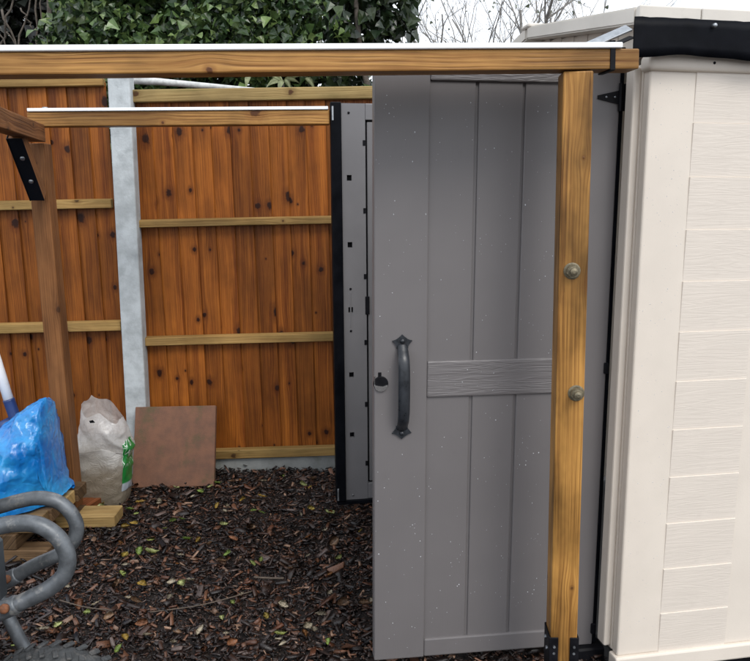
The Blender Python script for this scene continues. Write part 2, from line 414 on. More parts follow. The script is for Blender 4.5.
def zpair(x, ya, yb): return (zf(x, yb), zf(x, ya))
PW = 1.83
tl = R(1.15)
fence_panel('orange-brown close-board fence panel left of the concrete post', -PW-.05, -.05, tl, zf(120, 470), zf(112, 83),
            [zpair(114, 198.5, 208), zpair(122, 319, 329), zpair(128, 436, 446)], (zf(106, 87), zf(106, 79), .05), M_RAIL, 3)
fence_panel('orange-brown close-board fence panel right of the concrete post with greenish cap rail', .065, PW+.065, tl, zf(140, 456), zf(134, 101),
            [zpair(139, 219.5, 227.5), zpair(146, 335.5, 344.5), zpair(160, 449, 458.5)], (zf(134, 103.5), zf(134, 91), .06), M_CAP, 5)
def concrete_post(label, x):
    root = empty('fence_post', FM @ T(x, -.015, 0)); tag(root, label, 'post', 'concrete fence posts')
    obj('shaft', box_mesh((0, 0, 1.06), (.112, .094, 2.20), M_CONC, .008, 2), FM @ T(x, -.015, 0), root)
    bm = bmesh.new(); add_prism(bm, [(-.05, 2.163), (.05, 2.163), (.035, 2.19), (-.035, 2.19)], -.04, .04)
    obj('top', mesh_of(bm, M_CONC), FM @ T(x, -.015, 0), root)
concrete_post('pale grey concrete fence post between the two fence panels', 0.0)
for lab, xa, xb, zt in (('grey concrete gravel board under the left fence panel behind the bags', -PW-.05, -.058, .115), ('grey concrete gravel board under the right fence panel', .06, PW+.06, zf(217, 457))):
    o = obj('gravel_board', box_mesh(((xb-xa)/2, 0, zt/2-.06), (xb-xa-.005, .045, zt+.12), M_GRAVEL, .004), FM @ T(xa, .03, 0)); tag(o, lab, 'gravel board', 'concrete gravel boards')

# ------------------------------------------------------------------ garden shed
SA = R(10.5); S0 = Vector((.772, 2.222, 0)); SM = T(S0) @ RZ(SA)
SW, SD, ZT = 1.56, 1.9, 1.94
shed = empty('garden_shed', SM); tag(shed, 'beige plastic garden shed with grey doors standing open', 'shed')
def sobj(name, me, M=None, parent=None):
    return obj(name, me, SM @ (M or Matrix.Identity(4)), parent or shed)
def droplets(name, parent, M, pts, rmin, rmax, seed):
    """beads of rain standing on a face whose outside is local -Y"""
    r = random.Random(seed); bm = bmesh.new()
    for x, y, z in pts:
        a = rmin*(rmax/rmin)**(r.random()**2); n = 6; ring = []
        sx, sz = a*r.uniform(.8, 1.1), a*r.uniform(.9, 1.5)
        r0 = [bm.verts.new((x+sx*math.cos(k*math.pi/3), y, z+sz*math.sin(k*math.pi/3))) for k in range(n)]
        r1 = [bm.verts.new((x+.65*sx*math.cos(k*math.pi/3), y-a*.5, z+.65*sz*math.sin(k*math.pi/3)-.1*sz)) for k in range(n)]
        c = bm.verts.new((x, y-a*.7, z-.15*sz))
        for k in range(n):
            bm.faces.new((r0[k], r0[(k+1) % n], r1[(k+1) % n], r1[k])); bm.faces.new((r1[k], r1[(k+1) % n], c))
    o = obj(name, mesh_of(bm, M_DROP, True), M, parent); o['kind'] = 'stuff'; return o

# side wall facing the camera: a moulded sheet with a recessed column of grained planks
COLX0, COLX1, NP, PH, PZ0 = .140, .383, 12, .1520, .0586
def side_wall():
    bm = bmesh.new()
    t = .035
    add_box(bm, (SD/2, t/2, .985), (SD, t, 1.82), .007, 3)
    w = sobj('wall', mesh_of(bm, M_BEIGE, False))
    pm = []
    for k in range(1):
        b2 = bmesh.new()
        # plank: bottom edge tucked in, top edge proud so that it carries a lit ledge
        a, b_ = .0, COLX1-COLX0
        add_prism(b2, [(a, 0), (b_, 0), (b_, PH-.0005), (a, PH-.0005)], -.0040, .004)
        for v in b2.verts:
            if v.co.y < 0:
                if v.co.z < .01: v.co.y += .0034
                v.co.x += .003 if v.co.x < .1 else -.003
                v.co.z -= .0018 if v.co.z > .1 else 0
        pm.append(mesh_of(b2, M_BEIGEGRAIN))
    for c0 in (COLX0, .62, 1.12):
        for i in range(NP):
            sobj('plank', pm[0], T(c0, 0, PZ0+i*PH), w)
    # plinth ledge and top lip
    sobj('plinth', box_mesh((SD/2-.004, .012, .05), (SD+.012, .05, .052), M_BEIGE, .006, 2))
    sobj('base_rail', box_mesh((SD/2, .025, .012), (SD, .045, .024), M_STEELBLK, .003))
    sobj('top_lip', box_mesh((SD/2-.010, .010, 1.890), (SD+.006, .056, .044), M_BEIGE, .012, 3, True))
    sobj('screw', tube_mesh([(.185, -.0165, 1.892), (.185, -.0195, 1.892)], .004, M_STEELBLK, 8))
    pts = []
    r = random.Random(4)
    for i in range(240):
        z = r.uniform(.12, 1.84); x = r.uniform(.008, .134)
        pts.append((x, .0003, z))
    droplets('rain_drops', w, SM, pts, .0008, .0017, 5)
side_wall()
# front: jambs either side of the door opening, header, gable boards
def front():
    for y0, y1, s in ((.0, .095, 1), (SW-.095, SW, -1)):
        bm = bmesh.new(); add_box(bm, (.02, (y0+y1)/2+(.02 if s > 0 else 0), .985), (.038, y1-y0-(.038 if s > 0 else 0), 1.82), .005, 2)
        j = sobj('jamb', mesh_of(bm, M_BEIGE))
        ya, yb = (.047, .096) if s > 0 else (SW-.108, SW-.047)
        bm = bmesh.new(); add_box(bm, (-.010, (ya+yb)/2, .985), (.024, yb-ya, 1.80), .006, 2)
        obj('jamb_trim', mesh_of(bm, M_BEIGE), SM, j)
    sobj('header', box_mesh((.03, SW/2, 1.955), (.05, SW-.02, .05), M_BEIGE, .004))
    n = 15; wv = SW/n
    g = None
    for i in range(n):
        y = (i+.5)*wv; zt = 2.0 + .105*(1-abs(y-SW/2)/(SW/2))
        bm = bmesh.new(); add_box(bm, (.015, y, (1.975+zt)/2), (.02, wv-.006, zt-1.975), .002)
        sobj('gable_board', mesh_of(bm, M_BEIGE))
    sobj('gable_backing', raw_mesh([(.03, .02, 1.97), (.03, SW-.02, 1.97), (.03, SW-.02, 2.0), (.03, SW/2, 2.10), (.03, .02, 2.0),
                                    (.05, .02, 1.97), (.05, SW-.02, 1.97), (.05, SW-.02, 2.0), (.05, SW/2, 2.10), (.05, .02, 2.0)],
                                   [(0, 1, 2, 3, 4), (9, 8, 7, 6, 5), (0, 5, 6, 1), (1, 6, 7, 2), (2, 7, 8, 3), (3, 8, 9, 4), (4, 9, 5, 0)], M_BEIGE))
    sobj('back_wall', box_mesh((SD-.02, SW/2, 1.03), (.035, SW-.05, 1.93), M_BEIGE))
    sobj('far_wall', box_mesh((SD/2, SW-.018, 1.03), (SD-.05, .035, 1.91), M_BEIGE))
    sobj('floor', box_mesh((SD/2, SW/2, .03), (SD-.02, SW-.08, .05), M_FLOOR))
    sobj('threshold', box_mesh((-.035, SW/2+.02, .02), (.10, SW-.16, .05), M_STEELBLK, .006))
front()
def roof():
    def slab(ya, yb, za, zb, name):
        x0, x1, th = -.068, SD+.05, .045
        vs = [(x0, ya, za), (x1, ya, za), (x1, yb, zb), (x0, yb, zb), (x0, ya, za-th), (x1, ya, za-th), (x1, yb, zb-th), (x0, yb, zb-th)]
        bm = bmesh.new(); v = [bm.verts.new(p) for p in vs]
        for f in ((0, 1, 2, 3), (7, 6, 5, 4), (0, 4, 5, 1), (1, 5, 6, 2), (2, 6, 7, 3), (3, 7, 4, 0)): bm.faces.new([v[i] for i in f])
        bmesh.ops.bevel(bm, geom=list(bm.edges), offset=.005, segments=2, affect='EDGES')
        return sobj(name, mesh_of(bm, M_ROOF))
    r1 = slab(-.022, SW/2-.006, 2.030, 2.150, 'roof_panel'); slab(SW+.022, SW/2+.006, 2.030, 2.150, 'roof_panel')
    # eave fascia in two lengths with a joint, bargeboards on the gable
    for xa, xb in ((-.066, .118), (.1205, .62), (.6225, SD+.04)):
        sobj('eave_fascia', box_mesh(((xa+xb)/2, -.034, 2.008), (xb-xa, .020, .046), M_ROOF, .004, 2))
    sobj('ridge_cap', box_mesh(((SD-.02)/2, SW/2, 2.150), (SD+.13, .07, .016), M_ROOF, .005))
    # black flap fixed along the eave
    bm = bmesh.new(); nx, nz = 60, 5; x0, x1 = -.083, 1.2; zt0, zb0 = 1.998, 1.898
    for side in (0, 1):
        for j in range(nz):
            for i in range(nx):
                u, v = i/(nx-1), j/(nz-1); x = x0+(x1-x0)*u
                zt = zt0+.003*noise.noise(Vector((x*40, 1, 0))); zb = zb0+.006*noise.noise(Vector((x*9, 5, 0)))+.004*math.sin(x*14)
                y = -.050-.004*noise.noise(Vector((x*7, v*2, 9)))-.003*math.sin(x*22+v)-(0.003 if side == 0 else 0)
                bm.verts.new((x, y, zt+(zb-zt)*v))
    bm.verts.ensure_lookup_table(); N = nx*nz
    for j in range(nz-1):
        for i in range(nx-1):
            a = j*nx+i; bm.faces.new([bm.verts[k] for k in (a, a+1, a+nx+1, a+nx)]); bm.faces.new([bm.verts[N+k] for k in (a+nx, a+nx+1, a+1, a)])
    for i in range(nx-1):
        bm.faces.new([bm.verts[k] for k in (i, N+i, N+i+1, i+1)]); b_ = (nz-1)*nx+i; bm.faces.new([bm.verts[k] for k in (b_, b_+1, N+b_+1, N+b_)])
    fl = sobj('flashing', mesh_of(bm, M_BLACK, True)); fl['label'] = 'black rubber flap hanging along the eave'
    for x, z in ((.150, 1.982), (.45, 1.980)):
        sobj('fixing', tube_mesh([(x, -.050, z), (x, -.064, z), (x, -.066, z)], [.006, .006, .003], M_GALV, 12), None, fl)
roof()

# doors ------------------------------------------------------------------------------------------------
DW, DH, DT = .736, 1.875, .040
def near_door():
    W = T(-.003, 2.250, .045) @ RZ(R(7.3))
    # carcass
    bm = bmesh.new(); add_box(bm, (DW/2, DT/2+.006, DH/2), (DW, DT-.012, DH), .002)
    door = obj('door', mesh_of(bm, M_GREY), W, shed); door['label'] = 'grey plank-effect door with black pull handle'
    def part(name, me, M=None, parent=door): return obj(name, me, W @ (M or Matrix.Identity(4)), parent)
    SL = .163; IN0, IN1 = SL, DW-.150
    def stile(x0, x1):
        bm = bmesh.new(); add_box(bm, ((x0+x1)/2, .004, DH/2), (x1-x0, .016, DH), .004, 2); return mesh_of(bm, M_GREY)
    part('stile', stile(0, SL)); part('stile', stile(IN1, DW))
    def zz(y, x=450): # height on the door face from the photo's pixel row
        d = ray(x, y); t = (2.25+.128*.25)/d.y; return CAMH+d.z*t-.045
    z_bot, z_m0, z_m1, z_top = zz(637, 480), zz(396.5, 480), zz(360.5, 480), zz(81, 480)
    def rail(z0, z1, mat):
        bm = bmesh.new(); add_box(bm, ((IN0+IN1)/2, .0055, (z0+z1)/2), (IN1-IN0-.001, .014, z1-z0), .0045, 2); return mesh_of(bm, mat)
    part('rail', rail(0, z_bot, M_GREY)); part('rail', rail(z_m0, z_m1, M_GREYRAIL)); part('rail', rail(z_top, DH, M_GREYRAIL))
    n = 3; pw = (IN1-IN0)/n
    for (z0, z1) in ((z_bot, z_m0), (z_m1, z_top)):
        for i in range(n):
            xa, xb = IN0+i*pw+(-.003 if i == 0 else .0042), IN0+(i+1)*pw-(-.003 if i == n-1 else .0042)
            bm = bmesh.new(); add_box(bm, (0, .011, (z1-z0)/2), (xb-xa, .010, z1-z0+.008), .0034, 2)
            part('plank', mesh_of(bm, M_GREY), T((xa+xb)/2, 0, z0))
    # pull handle
    hx, hz = .085, (zz(333, 400)+zz(436, 400))/2; hl = (zz(333, 400)-zz(436, 400))
    e = hl/2-.027; plates = []
    for s in (1, -1):
        bm = bmesh.new(); poly = []
        for a, r_ in ((0, .021), (20, .030), (45, .020), (70, .022), (90, .033), (110, .022), (135, .020), (160, .030), (180, .021), (205, .017), (225, .024), (250, .019), (270, .022), (290, .019), (315, .024), (335, .017)):
            poly.append((hx+r_*math.cos(R(a))*1.12, hz+s*e+s*r_*math.sin(R(a))*.86))
        add_prism(bm, poly if s > 0 else poly[::-1], -.010, -.0035)
        bmesh.ops.bevel(bm, geom=list(bm.edges), offset=.0015, segments=1, affect='EDGES')
        part('handle_plate', mesh_of(bm, M_IRON))
    path = smooth_path([(hx, -.008, hz+e-.006), (hx, -.020, hz+e-.022), (hx, -.040, hz+e-.050), (hx, -.046, hz+e-.09), (hx, -.047, hz), (hx, -.046, hz-e+.075), (hx, -.036, hz-e+.040), (hx, -.018, hz-e+.018), (hx, -.008, hz-e+.006)], 5)
    bm = bmesh.new(); rings = []
    for i, p in enumerate(path):
        t = (path[min(i+1, len(path)-1)]-path[max(i-1, 0)]).normalized(); nrm = Vector((1, 0, 0)).cross(t)
        k = i/(len(path)-1); wdt = .0150+.0025*math.sin(k*math.pi); th = .0085
        ring = []
        for a in range(8):
            an = 2*math.pi*(a+.5)/8; ring.append(bm.verts.new(p+Vector((1, 0, 0))*wdt*math.cos(an)*1.08+nrm*th*math.sin(an)*1.1))
        rings.append(ring)
    for a, b in zip(rings, rings[1:]):
        for k in range(8): bm.faces.new((a[k], a[(k+1) % 8], b[(k+1) % 8], b[k]))
    bm.faces.new(rings[0]); bm.faces.new(rings[-1][::-1])
    hd = part('handle', mesh_of(bm, M_IRON, True)); hd['label'] = 'black wrought-iron style pull handle'
    for s in (1, -1):
        bm = bmesh.new(); add_lathe(bm, [(.008, 0), (.0078, .004), (.005, .0075), (.001, .0085)], 12, T(hx, -.010, hz+s*(e+.008)) @ RX(R(90)))
        part('bolt', mesh_of(bm, M_IRON, True))
    # lock: black keyhole plate, bright cam below
    lx, lz = .020, zz(381, 383)
    bm = bmesh.new(); add_lathe(bm, [(.023, 0), (.023, .0025), (.020, .0035)], 20, T(lx, -.0035, lz) @ RX(R(90)))
    add_box(bm, (lx-.003, -.005, lz+.024), (.010, .003, .022), .001)
    lk = part('lock', mesh_of(bm, M_STEELBLK)); 
    bm = bmesh.new(); poly = [(lx+.0205*math.cos(R(a)), lz-.003+.0205*math.sin(R(a))) for a in range(180, 361, 15)]
    poly += [(lx+.006, lz-.008), (lx-.008, lz-.006)]
    add_prism(bm, poly, -.0105, -.0068); add_box(bm, (lx-.019, -.0065, lz+.008), (.003, .004, .034), .001)
    part('cam', mesh_of(bm, M_CHROME))
    part('hinge_gap_shade', box_mesh((DW+.0065, .018, DH/2+.02), (.012, .040, DH+.03), M_BLACK, .002))  # black strip painting in the shade of the gap beside the jamb
    # hinges
    for hz_, big in ((zz(95, 600), 1), (zz(372, 608), 0), (.06, 0)):
        bm = bmesh.new()
        if big:
            add_prism(bm, [(DW-.070, hz_-.005), (DW-.004, hz_-.020), (DW-.004, hz_+.020), (DW-.070, hz_+.005)], -.009, -.0055)
            add_box(bm, (DW+.008, -.008, hz_), (.022, .008, .078), .002)
            add_tube(bm, [(DW-.002, -.012, hz_-.04), (DW-.002, -.012, hz_+.04)], .006, 8)
        else:
            add_box(bm, (DW-.002, -.008, hz_), (.014, .010, .035), .002)
        h_ = part('hinge', mesh_of(bm, M_STEELBLK))
        if big:
            for dx in (.018, .045):
                part('hinge_screw', tube_mesh([(DW-dx, -.009, hz_), (DW-dx, -.0115, hz_)], .0035, M_GALV, 8))
    r = random.Random(11); pts = []
    for i in range(330):
        x = r.uniform(.005, IN1-.005); z = r.uniform(.02, DH-.12)
        if r.random() < .25 and pts: x = min(max(pts[-1][0]+r.gauss(0, .02), .006), IN1-.006); z = pts[-1][2]+r.gauss(0, .03)
        inp = x > SL and not (z < z_bot or z_m0 < z < z_m1)
        y = -.0040 if x < SL else (-.0015 if not inp else .0060)
        u = (x-IN0) % pw
        if x > SL and (u < .010 or u > pw-.010 or abs(x-SL) < .008 or min(abs(z-q) for q in (z_bot, z_m0, z_m1)) < .012): continue
        if abs(x-SL) < .008: continue
        if abs(x-hx) < .035 and abs(z-hz) < .19: continue
        pts.append((x, y, z))
    droplets('rain_drops', door, W, pts, .0008, .0019, 8)
near_door()

def far_door():
    yaw = R(9.0); Z0 = .075; H = 1.87
    P = at(335.5, 300, 3.52); W = T(P.x, 3.52, Z0) @ RZ(yaw) @ RY(R(-.35))
    bm = bmesh.new(); t = .035; w = .75
    add_box(bm, (w/2, .030, H/2), (w-.01, .018, H-.01), .002)
    door = obj('door', mesh_of(bm, M_GREYIN), W, shed); door['label'] = 'far grey door showing its inner face with square holes'
    def part(name, me, M=None, parent=door): return obj(name, me, W @ (M or Matrix.Identity(4)), parent)
    SX = .152
    def bx(name, c, s, mat=M_GREYIN, bev=.003): return part(name, box_mesh(c, s, mat, bev, 2))
    # stile made in courses so that the square holes are real openings
    holes = []
    def zz(y, x=352):
        d = ray(x, y); return CAMH+d.z*(3.53/d.y)-Z0
    bm = bmesh.new()
    hxc, hs = .077, .011
    hz = [zz(178), zz(245), zz(310), zz(375), zz(435)]
    zs = [0]
    for h in sorted(hz): zs += [h-hs*1.15, h+hs*1.15]
    zs.append(H)
    for i in range(len(zs)-1):
        za, zb = zs[i], zs[i+1]
        if i % 2 == 0: add_box(bm, ((.044+SX)/2, .010, (za+zb)/2), (SX-.044, .022, zb-za))
        else:
            add_box(bm, ((.044+hxc-hs)/2, .010, (za+zb)/2), (hxc-hs-.044, .022, zb-za)); add_box(bm, ((hxc+hs+SX)/2, .010, (za+zb)/2), (SX-hxc-hs, .022, zb-za))
    part('stile', mesh_of(bm, M_GREYIN))
    for h in hz: part('hole_shade', box_mesh((hxc, .0195, h), (hs*2-.001, .002, hs*2.3-.001), M_STEELBLK))  # black plates painting the shade inside the holes
    bx('stile', (w-.075, .010, H/2), (.15, .022, H))
    ztop, zbot = zz(120, 368), zz(484, 368)
    bx('rail', ((SX+w-.15)/2, .010, (ztop+H)/2), (w-.15-SX-.002, .022, H-ztop)); bx('rail', ((SX+w-.15)/2, .010, zbot/2), (w-.15-SX-.002, .022, zbot))
    bx('inner_panel', ((SX+.008+w-.158)/2, .013, (ztop+zbot)/2), (w-.158-SX-.010, .012, ztop-zbot-.016))
    bx('panel_gap_shade', ((SX+w-.15)/2, .0195, (ztop+zbot)/2), (w-.15-SX-.002, .0015, ztop-zbot-.002), M_STEELBLK, 0)  # black sheet painting the shade in the gap round the panel
    for y in (143, 211, 277, 343, 405, 464): part('clip', box_mesh((SX-.006, -.002, zz(y, 363)), (.011, .004, .024), M_STEELBLK, .001))
    part('latch', box_mesh((SX+.004, -.0015, zz(306, 363)), (.020, .004, .085), M_STEELBLK, .001))
    bm = bmesh.new(); add_box(bm, (hxc, -.0015, zz(310)), (.006, .003, .165), .001); part('lock_rod', mesh_of(bm, M_GREYIN))
    for y in (289, 331, 113, 495):
        part('screw', tube_mesh([(hxc, -.001, zz(y)), (hxc, -.004, zz(y))], .0055, M_STEELBLK if y in (289, 331, 113) else M_GREYIN, 8))
    s_ = bx('edge_seal', (.019, .012, H/2), (.048, .050, H+.008), M_BLACK, .004); s_['label'] = 'black rubber seal down the free edge'
    for z in (zz(114, 334), zz(493, 338)):
        part('bolt_plate', box_mesh((.004, -.015, z), (.008, .003, .062), M_GALV, .001))
    part('bottom_seal', box_mesh((w/2, .012, -.012), (w, .04, .022), M_BLACK, .003))
far_door()

# ------------------------------------------------------------------ timber frame in front of the shed
PX_Y = 2.06
b0, b1 = at(-135, 65.5, 1.81), at(637, 59.0, 2.085)
b0.z = at(0, 66.0, 1.845).z - .004
frame = empty('timber_pergola', T(at(563, 650, PX_Y).x, PX_Y+.03, 0)); tag(frame, 'bolted orange-stained timber frame of posts and beams in front of the shed doors', 'pergola')
def fobj(name, me, W, parent=None): return obj(name, me, W, parent or frame)
def bar(name, p0, p1, wy, hz, mat, bev=.004, parent=None, warp=0.0):
    """timber whose centre line runs p0 to p1; wy thick, hz tall"""
    L = (p1-p0).length; bm = bmesh.new()
    add_box(bm, (L/2, 0, 0), (L, wy, hz), bev, 2)
    return fobj(name, mesh_of(bm, mat), frame_along(p0, p1), parent)
BH = .051
off = Vector((0, .03, 0))
beam = bar('beam', b0+off, b1+off, .07, BH, M_BEAM)
L = (b1-b0).length; Mb = frame_along(b0+off, b1+off)
fobj('edge_strip', box_mesh((L/2-.02, .056, BH/2+.0075), (L-.06, .198, .014), M_WHITE, .002), Mb, beam)  # unseen depth behind the beam is added to shade the door top
# strap round the joint near the beam's right end
u = (at(609, 60, 2.08)-b0).length
bm = bmesh.new(); add_box(bm, (u, -.0365, .0), (.014, .004, BH+.006), .001); add_box(bm, (u, 0, -BH/2-.002), (.014, .075, .004), .001); add_box(bm, (u, 0, BH/2+.018), (.016, .07, .006), .001)
fobj('strap', mesh_of(bm, M_STEELBLK), Mb, beam)
# slanting galvanised strip up to the shed roof
p0, p1 = at(590, 45, 2.13), at(629, 28, 2.16)
fobj('bracket', box_mesh(((p1-p0).length/2, 0, 0), ((p1-p0).length, .03, .006), M_GALV, .001), frame_along(p0, p1) @ RX(R(35)))
fobj('bracket', box_mesh((.04, 0, 0), (.075, .02, .004), M_STEELBLK, .001), frame_along(at(612, 46, 2.135), at(630, 38, 2.165)) @ RX(R(20)))
# right post
pt, pb = at(579.5, 70.5, PX_Y), at(564.6, 640, PX_Y)
d = (pb-pt).normalized(); pb = pt + d*((pt.z-.03)/-d.z)
PS = .078
pt2, pb2 = pt+Vector((0, PS/2, -.001)), pb+Vector((0, PS/2, 0))
Lp = (pb2-pt2).length
Mp = frame_along(pb2, pt2) @ RX(R(-3))
post = fobj('post', box_mesh((Lp/2, 0, 0), (Lp, PS, PS), M_POST, .004, 2), Mp)
def local(o, p): return WM[o.name].inverted() @ p
for (x, y) in ((572, 271), (576, 393)):
    q = local(post, at(x, y, PX_Y)); side = min(((q-Vector((q.x, a, b))).length, a, b) for a, b in ((0, PS/2), (0, -PS/2), (PS/2, 0), (-PS/2, 0)))
    # face towards the camera is +-z or +-y of the post frame
    nrm = Vector((0, side[1], side[2])).normalized()
    c = Vector((q.x, 0, 0)) + nrm*PS/2 + (Vector((0, q.y, q.z)) - nrm*Vector((0, q.y, q.z)).dot(nrm))
    Mx = nrm.to_track_quat('Z', 'Y').to_matrix().to_4x4(); Mx.translation = c
    bm = bmesh.new(); add_lathe(bm, [(.023, 0), (.023, .002), (.020, .003), (.0165, .0032), (.0165, .014), (.014, .019), (.010, .0195), (.010, .030), (.004, .033)], 16, Mx)
    fobj('bolt', mesh_of(bm, M_BRASS), Mp, post)
    bm = bmesh.new(); add_tube(bm, [Mx @ Vector((0, 0, .010)), Mx @ Vector((0, 0, .018))], .018, 6); fobj('nut', mesh_of(bm, M_BRASS), Mp, post)
# steel shoe round the foot
bm = bmesh.new(); zt = at(560, 637, PX_Y).z; hl = zt-.0
for sgn in (1, -1):
    add_box(bm, (hl/2-.03, sgn*(PS/2+.0025), 0), (hl, .004, PS+.004), .001)
    for s2 in (1, -1): add_box(bm, (hl/2-.03, sgn*(PS/2-.009), s2*(PS/2+.0028)), (hl, .026, .004), .001)
add_box(bm, (-.045, 0, 0), (.02, .13, .13), .002)
shoe = fobj('post_shoe', mesh_of(bm, M_STEELBLK), Mp, post)
for k, (dx, dz) in enumerate(((.028, -.012), (.050, .012))):
    bm = bmesh.new()
    for sgn in (1, -1):
        add_tube(bm, [(hl-.03-dx, sgn*(PS/2+.004), dz), (hl-.03-dx, sgn*(PS/2+.009), dz)], .006, 8)
        add_tube(bm, [(hl-.03-dx, sgn*(PS/2-.010), -dz/9+PS/2+.004), (hl-.03-dx, sgn*(PS/2-.010), -dz/9+PS/2+.007)], .004, 8)
    fobj('shoe_bolt', mesh_of(bm, M_GALV, False), Mp, post)
# rear beam beside the far door, left corner post, side beam, knee brace
r0, r1 = at(27, 119.5, 3.43), at(329, 117.2, 3.53)
rb = bar('beam', r0+off, r1+off, .07, .062, M_BEAM)
Lr = (r1-r0).length; Mr = frame_along(r0+off, r1+off)
fobj('edge_strip', box_mesh((Lr/2, -.004, .031+.008), (Lr-.01, .078, .014), M_WHITE, .002), Mr, rb)
fobj('strip_screw', tube_mesh([(.075, -.02, .046), (.075, -.02, .052)], .012, M_GALV, 8), Mr, rb)
c1 = at(45, 133.5, 3.42); fr_left = Vector((b0.x+.04, b0.y+.06, 0)); 
c0 = c1 + Vector((math.sin(SA)*1.0, -math.cos(SA)*1.0, -.002))*1.58
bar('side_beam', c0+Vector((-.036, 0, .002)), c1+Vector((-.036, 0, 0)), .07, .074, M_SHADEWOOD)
l0, l1 = at(40.5, 200, 3.45), at(64, 452, 3.45); dl = (l1-l0).normalized()
lt = l0 - dl*((c1.z-.040-l0.z)/-dl.z) ; lb = l0 + dl*((l0.z-.01)/-dl.z)
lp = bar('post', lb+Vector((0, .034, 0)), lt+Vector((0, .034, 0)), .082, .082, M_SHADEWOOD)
q0, q1 = at(39, 196, 3.40), at(16, 134, 3.16)
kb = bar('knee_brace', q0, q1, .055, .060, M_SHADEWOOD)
Mk = frame_along(q0, q1); Lk = (q1-q0).length
bp = fobj('brace_plate', box_mesh((Lk/2+.004, -.0295, 0), (Lk-.0, .004, .074), M_STEELBLK, .001), Mk); bp['label'] = 'black steel plate screwed to the knee brace'
bp2 = fobj('brace_plate', box_mesh((Lk/2+.004, 0, -.032), (Lk-.0, .060, .004), M_STEELBLK, .001), Mk)
for fx in (.35, .72):
    fobj('plate_bolt', tube_mesh([(Lk*fx, .005, -.033), (Lk*fx, .005, -.040)], .010, M_GALV, 8), Mk, bp2)
# front left post carrying the long beam (just outside the picture)
fl = Vector((b0.x+.045, b0.y+.065, 0)); bar('post', Vector((fl.x, fl.y, .0)), Vector((fl.x, fl.y, b0.z-BH/2-.001)), .07, .07, M_SHADEWOOD)

# ------------------------------------------------------------------ leaning slab
sb = onz(173, 487, .012); th_ = .036
ang = math.atan2(.165, .415)
W = T(sb) @ RZ(R(1.5)) @ RY(R(-.8)) @ RX(-ang)
bm = bmesh.new(); add_box(bm, (0, th_/2, .216), (.436, th_, .432), .004, 2)
slab = obj('paving_slab', mesh_of(bm, M_SLAB), W); tag(slab, 'square terracotta-brown paving slab leaning against the fence', 'paving slab')

# ------------------------------------------------------------------ bags
def film_mat(name, stops, rough, bump, bs, trans=.25):
    m, n, l, b = new_mat(name); g = G(n, l)
    tc = g.node('ShaderNodeTexCoord').outputs['Object']; sep = g.node('ShaderNodeSeparateXYZ'); l.new(tc, sep.inputs[0])
    w = g.math('ADD', sep.outputs[2], g.math('MULTIPLY', g.math('SUBTRACT', g.noise(tc, 9, 4), .5), .16))
    c = g.ramp(g.math('MULTIPLY', w, 1/.55), stops)
    c = g.mix(g.mr(g.noise(tc, 60, 4, .7), .4, .75, 0, .4), c, g.mix(1.0, c, (.62, .57, .5), 'MULTIPLY'))
    l.new(c, b.inputs['Base Color']); b.inputs['Roughness'].default_value = rough
    b.inputs['Coat Weight'].default_value = .35; b.inputs['Coat Roughness'].default_value = .2
    vo = g.node('ShaderNodeTexVoronoi', feature='DISTANCE_TO_EDGE'); vo.inputs['Scale'].default_value = bs
    l.new(g.vmath('ADD', tc, g.noise(tc, 6, 3)), vo.inputs['Vector'])
    tr = g.node('ShaderNodeBsdfTranslucent'); l.new(c, tr.inputs[0]); mx = g.node('ShaderNodeMixShader'); mx.inputs[0].default_value = trans
    l.new(b.outputs[0], mx.inputs[1]); l.new(tr.outputs[0], mx.inputs[2]); tp = g.node('ShaderNodeBsdfTransparent'); m2 = g.node('ShaderNodeMixShader'); g.put(m2.inputs[0], g.mr(w, .22, .40, 0, .34))
    l.new(mx.outputs[0], m2.inputs[1]); l.new(tp.outputs[0], m2.inputs[2]); l.new(m2.outputs[0], n['Material Output'].inputs[0])
    l.new(g.bump(g.math('ADD', g.math('MULTIPLY', g.mr(vo.outputs['Distance'], 0, .25), .35), g.noise(tc, bs, 2)), bump, .006), b.inputs['Normal'])
    return m
M_FILM = film_mat('cloudy_bag_film', [(.0, (.27, .225, .165)), (.30, (.33, .285, .22)), (.44, (.50, .475, .43)), (.75, (.82, .81, .80))], .25, .5, 19)
def label_mat():
    m, n, l, b = new_mat('green_bag_print'); g = G(n, l)
    tc = g.node('ShaderNodeTexCoord').outputs['Object']
    mp = g.node('ShaderNodeMapping'); l.new(tc, mp.inputs[0]); mp.inputs['Scale'].default_value = (26, 26, 14)
    f = g.noise(mp.outputs[0], 1, 1.5, .5, 1.2)
    mk = g.mr(g.math('ABSOLUTE', g.math('SUBTRACT', f, .5)), .018, .03, 1, 0)
    sep = g.node('ShaderNodeSeparateXYZ'); l.new(tc, sep.inputs[0])
    mk = g.math('MULTIPLY', mk, g.mr(sep.outputs[2], .20, .23))
    c = g.mix(mk, (.015, .19, .035), (.6, .68, .6)); c = g.mix(g.mr(sep.outputs[2], .13, .12), c, (.42, .47, .52))
    l.new(c, b.inputs['Base Color']); b.inputs['Roughness'].default_value = .35; b.inputs['Coat Weight'].default_value = .3
    return m
